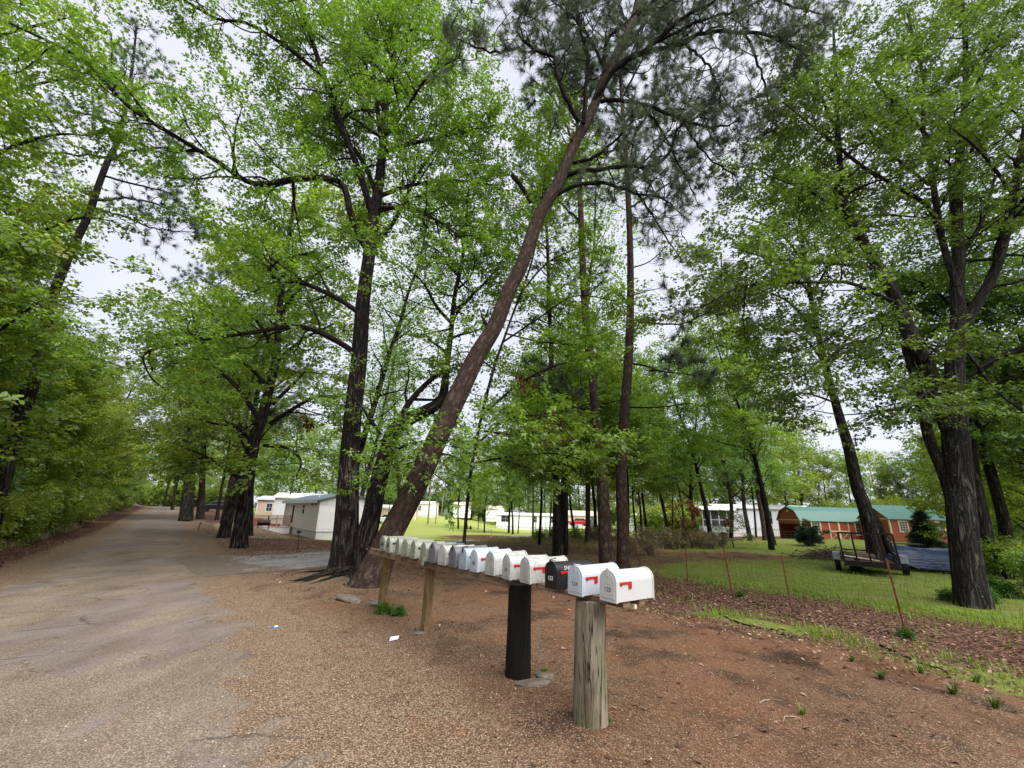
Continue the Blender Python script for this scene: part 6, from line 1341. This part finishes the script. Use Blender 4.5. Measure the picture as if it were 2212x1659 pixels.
def islandmat(name, stops, rough=.85, trans=0):
    m, n, l, b = newmat(name); g = n.new('ShaderNodeNewGeometry')
    l.new(ramp(n, l, g.outputs['Random Per Island'], stops), b.inputs['Base Color']); b.inputs['Roughness'].default_value = rough; b.inputs['Specular IOR Level'].default_value = .2
    return m
OCT = [(1, 0, 0), (0, 1, 0), (-1, 0, 0), (0, -1, 0), (0.1, .1, .7), (0, 0, -.5), (.7, .7, .2), (-.7, .7, .25), (-.7, -.7, .15), (.7, -.7, .25)]
OF = [(0, 6, 4), (6, 1, 4), (1, 7, 4), (7, 2, 4), (2, 8, 4), (8, 3, 4), (3, 9, 4), (9, 0, 4)]
M_PEB = islandmat('pebbles', [(0, (.07, .05, .038)), (.35, (.17, .118, .08)), (.75, (.235, .17, .115)), (.93, (.33, .26, .195)), (1, (.48, .42, .35))])
x, y, z = scatter_sa(90000, 1.2, 9, -4, 12, lambda s, a: .85 * ss(4.6, 2.0, s) + .16, 3.2)
tag(lay('gravel_stones', x, y, z, OCT, OF, .004, .009, M_PEB, .3, (.6, 1.0)), 'tan pea gravel scattered along the road edge and under the mailboxes', 'gravel', kind='stuff')
x, y, z = scatter_sa(26000, -3.0, 1.8, -4, 11, None, 2.4)
tag(lay('road_chips', x, y, z + .006, OCT, OF, .004, .0085, M_PEB, .3, (.6, 1.0)), 'loose pale stone chips on the road surface', 'gravel', kind='stuff')
LEAFQ = [(-.5, 0, 0), (-.1, .3, .12), (.5, 0, .02), (-.1, -.3, .10), (0, 0, -.02)]
LFF = [(0, 4, 1), (4, 2, 1), (0, 3, 4), (3, 2, 4)]
M_LIT = islandmat('dead_leaves', [(0, (.045, .022, .015)), (.4, (.12, .064, .042)), (.75, (.20, .12, .078)), (1, (.34, .235, .16))])
xs = [scatter_sa(42000, 6.2, 15.5, -4, 16, lambda s, a: ss(6.2, 9.5, s) * ss(15.5, 13, s) * (1 - .7 * np.exp(-(((s - 9) / .6) ** 2 + ((a - 4.4) / 1.5) ** 2))), 8), scatter_sa(16000, -5.4, -3.0, 5, 45, lambda s, a: ss(-2.9, -3.5, s), 14), scatter_sa(16000, 2.0, 9, 17, 45, None, 16), scatter_sa(9000, 2.2, 9, -3, 15, lambda s, a: .12 + .6 * ss(8, 12, a), 6)]
x, y, z = [np.concatenate([q[i] for q in xs]) for i in range(3)]
tag(lay('fallen_leaves', x, y, z, LEAFQ, LFF, .03, .075, M_LIT, .3, (.6, 1.3), .012), 'reddish brown fallen leaves carpeting the ground', 'leaf litter', kind='stuff')
NEED = [(-.5, -.03, 0), (.5, -.02, .03), (.5, .02, .03), (-.5, .03, 0)]
M_NEED = islandmat('needles_and_chips', [(0, (.03, .017, .011)), (.4, (.135, .064, .034)), (.75, (.205, .115, .066)), (1, (.35, .25, .165))])
x, y, z = scatter_sa(150000, 1.6, 9.5, -4, 14, lambda s, a: ss(1.2, 3.4, s) * (.35 + .65 * (np.sin(s * 2.3 + np.sin(a * 1.7) * 1.4) * np.sin(a * 1.5 + s * .7) > -.1)), 4)
tag(lay('needle_litter', x, y, z, NEED, [(0, 1, 2, 3)], .025, .07, M_NEED, .2, (.4, 1.4), .006), 'brown pine needles and bark chips strewn under the mailboxes', 'needle litter', kind='stuff')
BL = [(-.05, 0, 0), (.05, 0, 0), (.035, .06, .55), (-.03, .07, .5), (.0, .28, 1.0)]
BF = [(0, 1, 2), (0, 2, 3), (3, 2, 4)]
M_GRASS = leafmat('grass_blade', (.13, .19, .02), (.24, .33, .035), (.34, .42, .07), .4)
def gd(s, a):
    d = ss(12.2, 14.4, s) * (.25 + .75 * np.maximum(ss(13, 7.5, a), ss(22, 30, s) * ss(22, 16, a))) + 1.0 * np.exp(-(((s - 9.0) / .55) ** 2 + ((a - 4.4) / 1.6) ** 2)) + .22 * ss(7, 8.5, s) * ss(4, 0, a) * ss(12, 10, s) + .05 * ss(7, 9, s)
    pn = .5 + .5 * np.sin(s * 2.1 + 1.7 * np.sin(a * 1.3)) * np.sin(a * 1.9 + 1.3 * np.sin(s * 1.1))
    d = d * np.where(s < 12.5, np.clip(pn * 1.9 - .45, 0, 1), .35 + .65 * pn)
    return np.clip(d, 0, 1) * (1 - .8 * np.exp(-(((s - 26) / 2.2) ** 2 + ((a - 12.5) / 2) ** 2)))
xs = [scatter_sa(60000, 7.2, 14.5, -3, 9, gd, 11), scatter_sa(110000, 12.5, 40, -3, 30, gd, 16)]
x, y, z = [np.concatenate([q[i] for q in xs]) for i in range(3)]
tag(lay('grass', x, y, z, BL, BF, .05, .16, M_GRASS, .25, (.7, 1.2)), 'fresh green grass growing in patches and across the yard by the sheds', 'grass', kind='stuff')
M_DRYG = leafmat('dry_grass', (.16, .13, .06), (.30, .24, .11), (.42, .36, .2), .3)
xs = [scatter_sa(26000, -6, -4.3, 6, 40, None, 14), scatter_sa(40000, 20, 36, 16, 36, lambda s, a: ss(20, 24, s) * ss(36, 31, s) * ss(16, 20, a), 26)]
x, y, z = [np.concatenate([q[i] for q in xs]) for i in range(3)]
tag(lay('dry_grass', x, y, z, BL, BF, .15, .5, M_DRYG, .3, (.4, .8)), 'straw coloured dry grass on the verges', 'dry grass', kind='stuff')
# small plants that can be told apart
KINDS['weed'], _ = shrub_kind('weed_clump', 301, .32, 16, .5, 'shrub', L_WEED, B_DARK, every=.12, L1=.16, L2=.1, ns=2, n2=2, smin=.35, smax=.6, cat='weed')
for u, v, sc, lab in ((832, 1325, .6, 'green weed clump at the foot of the first leaning post'), (858, 1330, .5, 'low green weeds right of the first leaning post'), (1962, 1378, .55, 'green vine leaves climbing the foot of the nearest fence post'), (2060, 1300, 1.1, 'weeds at the left foot of the massive right oak'), (2120, 1300, 1.4, 'pale leafed weeds at the right foot of the massive right oak'), (2160, 1290, 1.6, 'tall weeds behind the massive right oak'), (1925, 1222, 1.2, 'leafy vine patch between the trailer and the blue boat'), (1178, 1457, .2, 'tiny green sprout beside the black pole'), (1850, 1235, 1.0, 'weeds in front of the utility trailer'), (1600, 1290, .5, 'small weeds at the third fence post'), (1310, 1560, .15, 'tiny sprout at the foot of the weathered pole')):
    q = Gt(u, v); put('weed', q[0], q[1], sc * .6, lab, None, cat='weed')
M_TUFT = leafmat('tuft_blade', (.05, .09, .012), (.10, .16, .02), (.17, .23, .04), .3)
def tuft(label, u, v, sc, seed):
    r = np.random.default_rng(seed); q = Gt(u, v); n = 46; V, F = [], []
    for i in range(n):
        a = r.uniform(0, 6.28); h = sc * r.uniform(.5, 1.1); d = np.array([math.cos(a), math.sin(a), 0]); s_ = np.array([-d[1], d[0], 0]) * .006; o = d * r.uniform(0, .05) * sc * 3
        p = [o, o + d * h * .25 + [0, 0, h * .55], o + d * h * .62 + [0, 0, h * .72 + r.normal(0, .03)]]; k = len(V); V += [p[0] - s_, p[0] + s_, p[1] - s_ * .8, p[1] + s_ * .8, p[2]]; F += [(k, k + 1, k + 3), (k, k + 3, k + 2), (k + 2, k + 3, k + 4)]
    o = tag(link('grass_tuft', rawmesh('grass_tuft', np.array(V), np.array(F), M_TUFT)), label, 'grass tuft', 'grass tufts in the right foreground'); o.location = q
for k, (u, v, sc) in enumerate(((1735, 1545, .07), (1905, 1468, .12), (1990, 1455, .13), (2060, 1500, .14), (2150, 1530, .15), (1840, 1430, .10), (2110, 1475, .12))):
    tuft('bright green grass tuft sprouting from the dirt in the right foreground', u, v, sc, 600 + k)
# spruce, dark bush and thin saplings in the yard
def spruce():
    rng = np.random.default_rng(401); w = Wood(); w.add(np.array([(0, 0, -.2), (0, 0, 1.4), (.02, 0, 2.75)]), [.06, .04, .008], 7, rng, .05); Ps, Ds = [], []
    for h in np.arange(.12, 2.65, .075):
        R = 1.25 * (1 - h / 2.8) ** .85 * rng.uniform(.85, 1.1)
        for q in range(9):
            a = rng.uniform(0, 6.28); d = np.array([math.cos(a), math.sin(a), rng.uniform(-.1, .2)]); p0 = np.array([0, 0, h]); p1 = p0 + d * R * rng.uniform(.75, 1.1)
            w.add(np.array([p0, (p0 + p1) / 2 + [0, 0, -.04], p1]), [.012, .008, .004], 3)
            for f in np.linspace(.3, 1, max(2, int(R * 7))):
                Ps.append(p0 + (p1 - p0) * f + rng.normal(0, .03, 3)); Ds.append(unit(d + rng.normal(0, .35, 3)))
    return w, Ps, Ds, rng
w, Ps, Ds, rng = spruce(); q = P(2005, 1183, 30); q[2] = Tz(q[0], q[1])
w.V = [v + q for v in w.V]; tree_thing('spruce_tree', 'small bluish green spruce standing in front of the right red shed', 'tree', q, w, B_DARK, list(np.array(Ps) + q), Ds, TP['spruce'], L_SPRUCE, rng, None, .7, 1.1, .5)
KINDS['bush'], _ = shrub_kind('dark_bush', 402, 1.5, 14, 1.2, 'spruce', L_SPRUCE, B_DARK, L1=.5, L2=.3, ns=3, n2=3, cat='shrub')
q = place(1740, 34); put('bush', q[0], q[1], 1.1, 'dark evergreen bush in front of the lofted barn shed', None, cat='shrub')
def sapling(label, u, v, Y, H, leaf, seed, dens, spread=.9, nm='sapling'):
    rng = np.random.default_rng(seed); w = Wood(); q = P(u, v, Y); q[2] = Tz(q[0], q[1]); spec = []
    p = wander(rng, np.array([0, 0, -.1]), np.array([rng.normal(0, .1), 0, 1.]), H, 8, .08, .04); w.add(p, np.linspace(.035, .01, len(p)), 6, rng)
    for bp, br in kids(rng, p, .035, .01, 16, .2, 1, spread, 65, .1, .6, .2, 5, .5, .3):
        w.add(bp, np.linspace(max(.008, br), .004, len(bp)), 4); spec.append((bp, .01, .004, .2))
    Ps, Ds = foliate(rng, w, spec, .4, .3, .25, 2, dens, flat=.3)
    w.V = [v_ + q for v_ in w.V]; tree_thing(nm, label, 'tree', q, w, B_DARK, list(np.array(Ps) + q), Ds, TP['dead'], leaf, rng, None, .6, 1.0, .5)
sapling('bare twigged sapling with rusty dead leaves in front of the dry brush', 1496, 1187, 30, 3.0, L_DRYRED, 411, 1, 1.1)
sapling('thin dark layered sapling in front of the screened porch home', 1585, 1180, 31, 2.2, L_DEEP, 412, 1, 1.2)
KINDS['brush'], _ = shrub_kind('dry_brush', 430, 1.3, 22, 1.4, 'dead', leafmat('dry_brush_leaf', (.14, .11, .06), (.26, .21, .12), (.38, .32, .2), .3), simple('dry_stem', (.16, .125, .085), .9), L1=.4, L2=.25, ns=1, n2=2, smin=.3, smax=.6, cat='brush')
for k, (u, Y, sc) in enumerate(((1385, 30, 1.0), (1410, 31, .9), (1440, 29, 1.1), (1465, 30, 1.0), (1500, 31.5, 1.0), (1525, 30, .9), (1550, 33, .8), (1350, 24, .8), (1400, 24, .7), (1330, 34, 1.0), (1290, 33, 1.0))):
    q = place(u, Y); put('brush', q[0], q[1], sc, 'straw brown clump of dry brush beyond the wire fence', 'dry brush clumps', cat='brush')
for k, (u, Y, sc) in enumerate(((1165, 36, .5), (1200, 36, .6), (1240, 36, .6), (1275, 36.5, .5), (1300, 36, .6))):
    q = place(u, Y); put('shrubB', q[0], q[1], sc, 'small green shrub growing against the old stick fence', 'shrubs at the stick fence', cat='shrub')
# rusty clusters of dead leaves hanging in the grove
rng = np.random.default_rng(420)
for k, (u, v, Y, n, sp) in enumerate(((1190, 905, 14, 16, .25), (1110, 880, 14, 10, .18), (1220, 930, 15, 12, .22), (1255, 905, 15, 9, .2), (1180, 935, 15, 8, .18), (1130, 815, 12, 10, .16), (1500, 1095, 28, 40, .22), (668, 905, 18, 18, .15), (1568, 1122, 30, 14, .18))):
    c = P(u, v, Y); Ps = c + rng.normal(0, sp * .6, (n, 3)); Ds = rng.normal(0, .4, (n, 3)) + [0, 0, -1]
    V, F = stamp(rng, Ps, Ds, TP['dead'], .7, 1.2, .6)
    o = tag(link('dead_leaf_cluster', rawmesh('dead_leaf_cluster', V - c, F, L_DRYRED)), 'rusty brown cluster of dead leaves hanging among the green branches', 'dead leaves', 'dead leaf clusters in the grove'); o.location = c
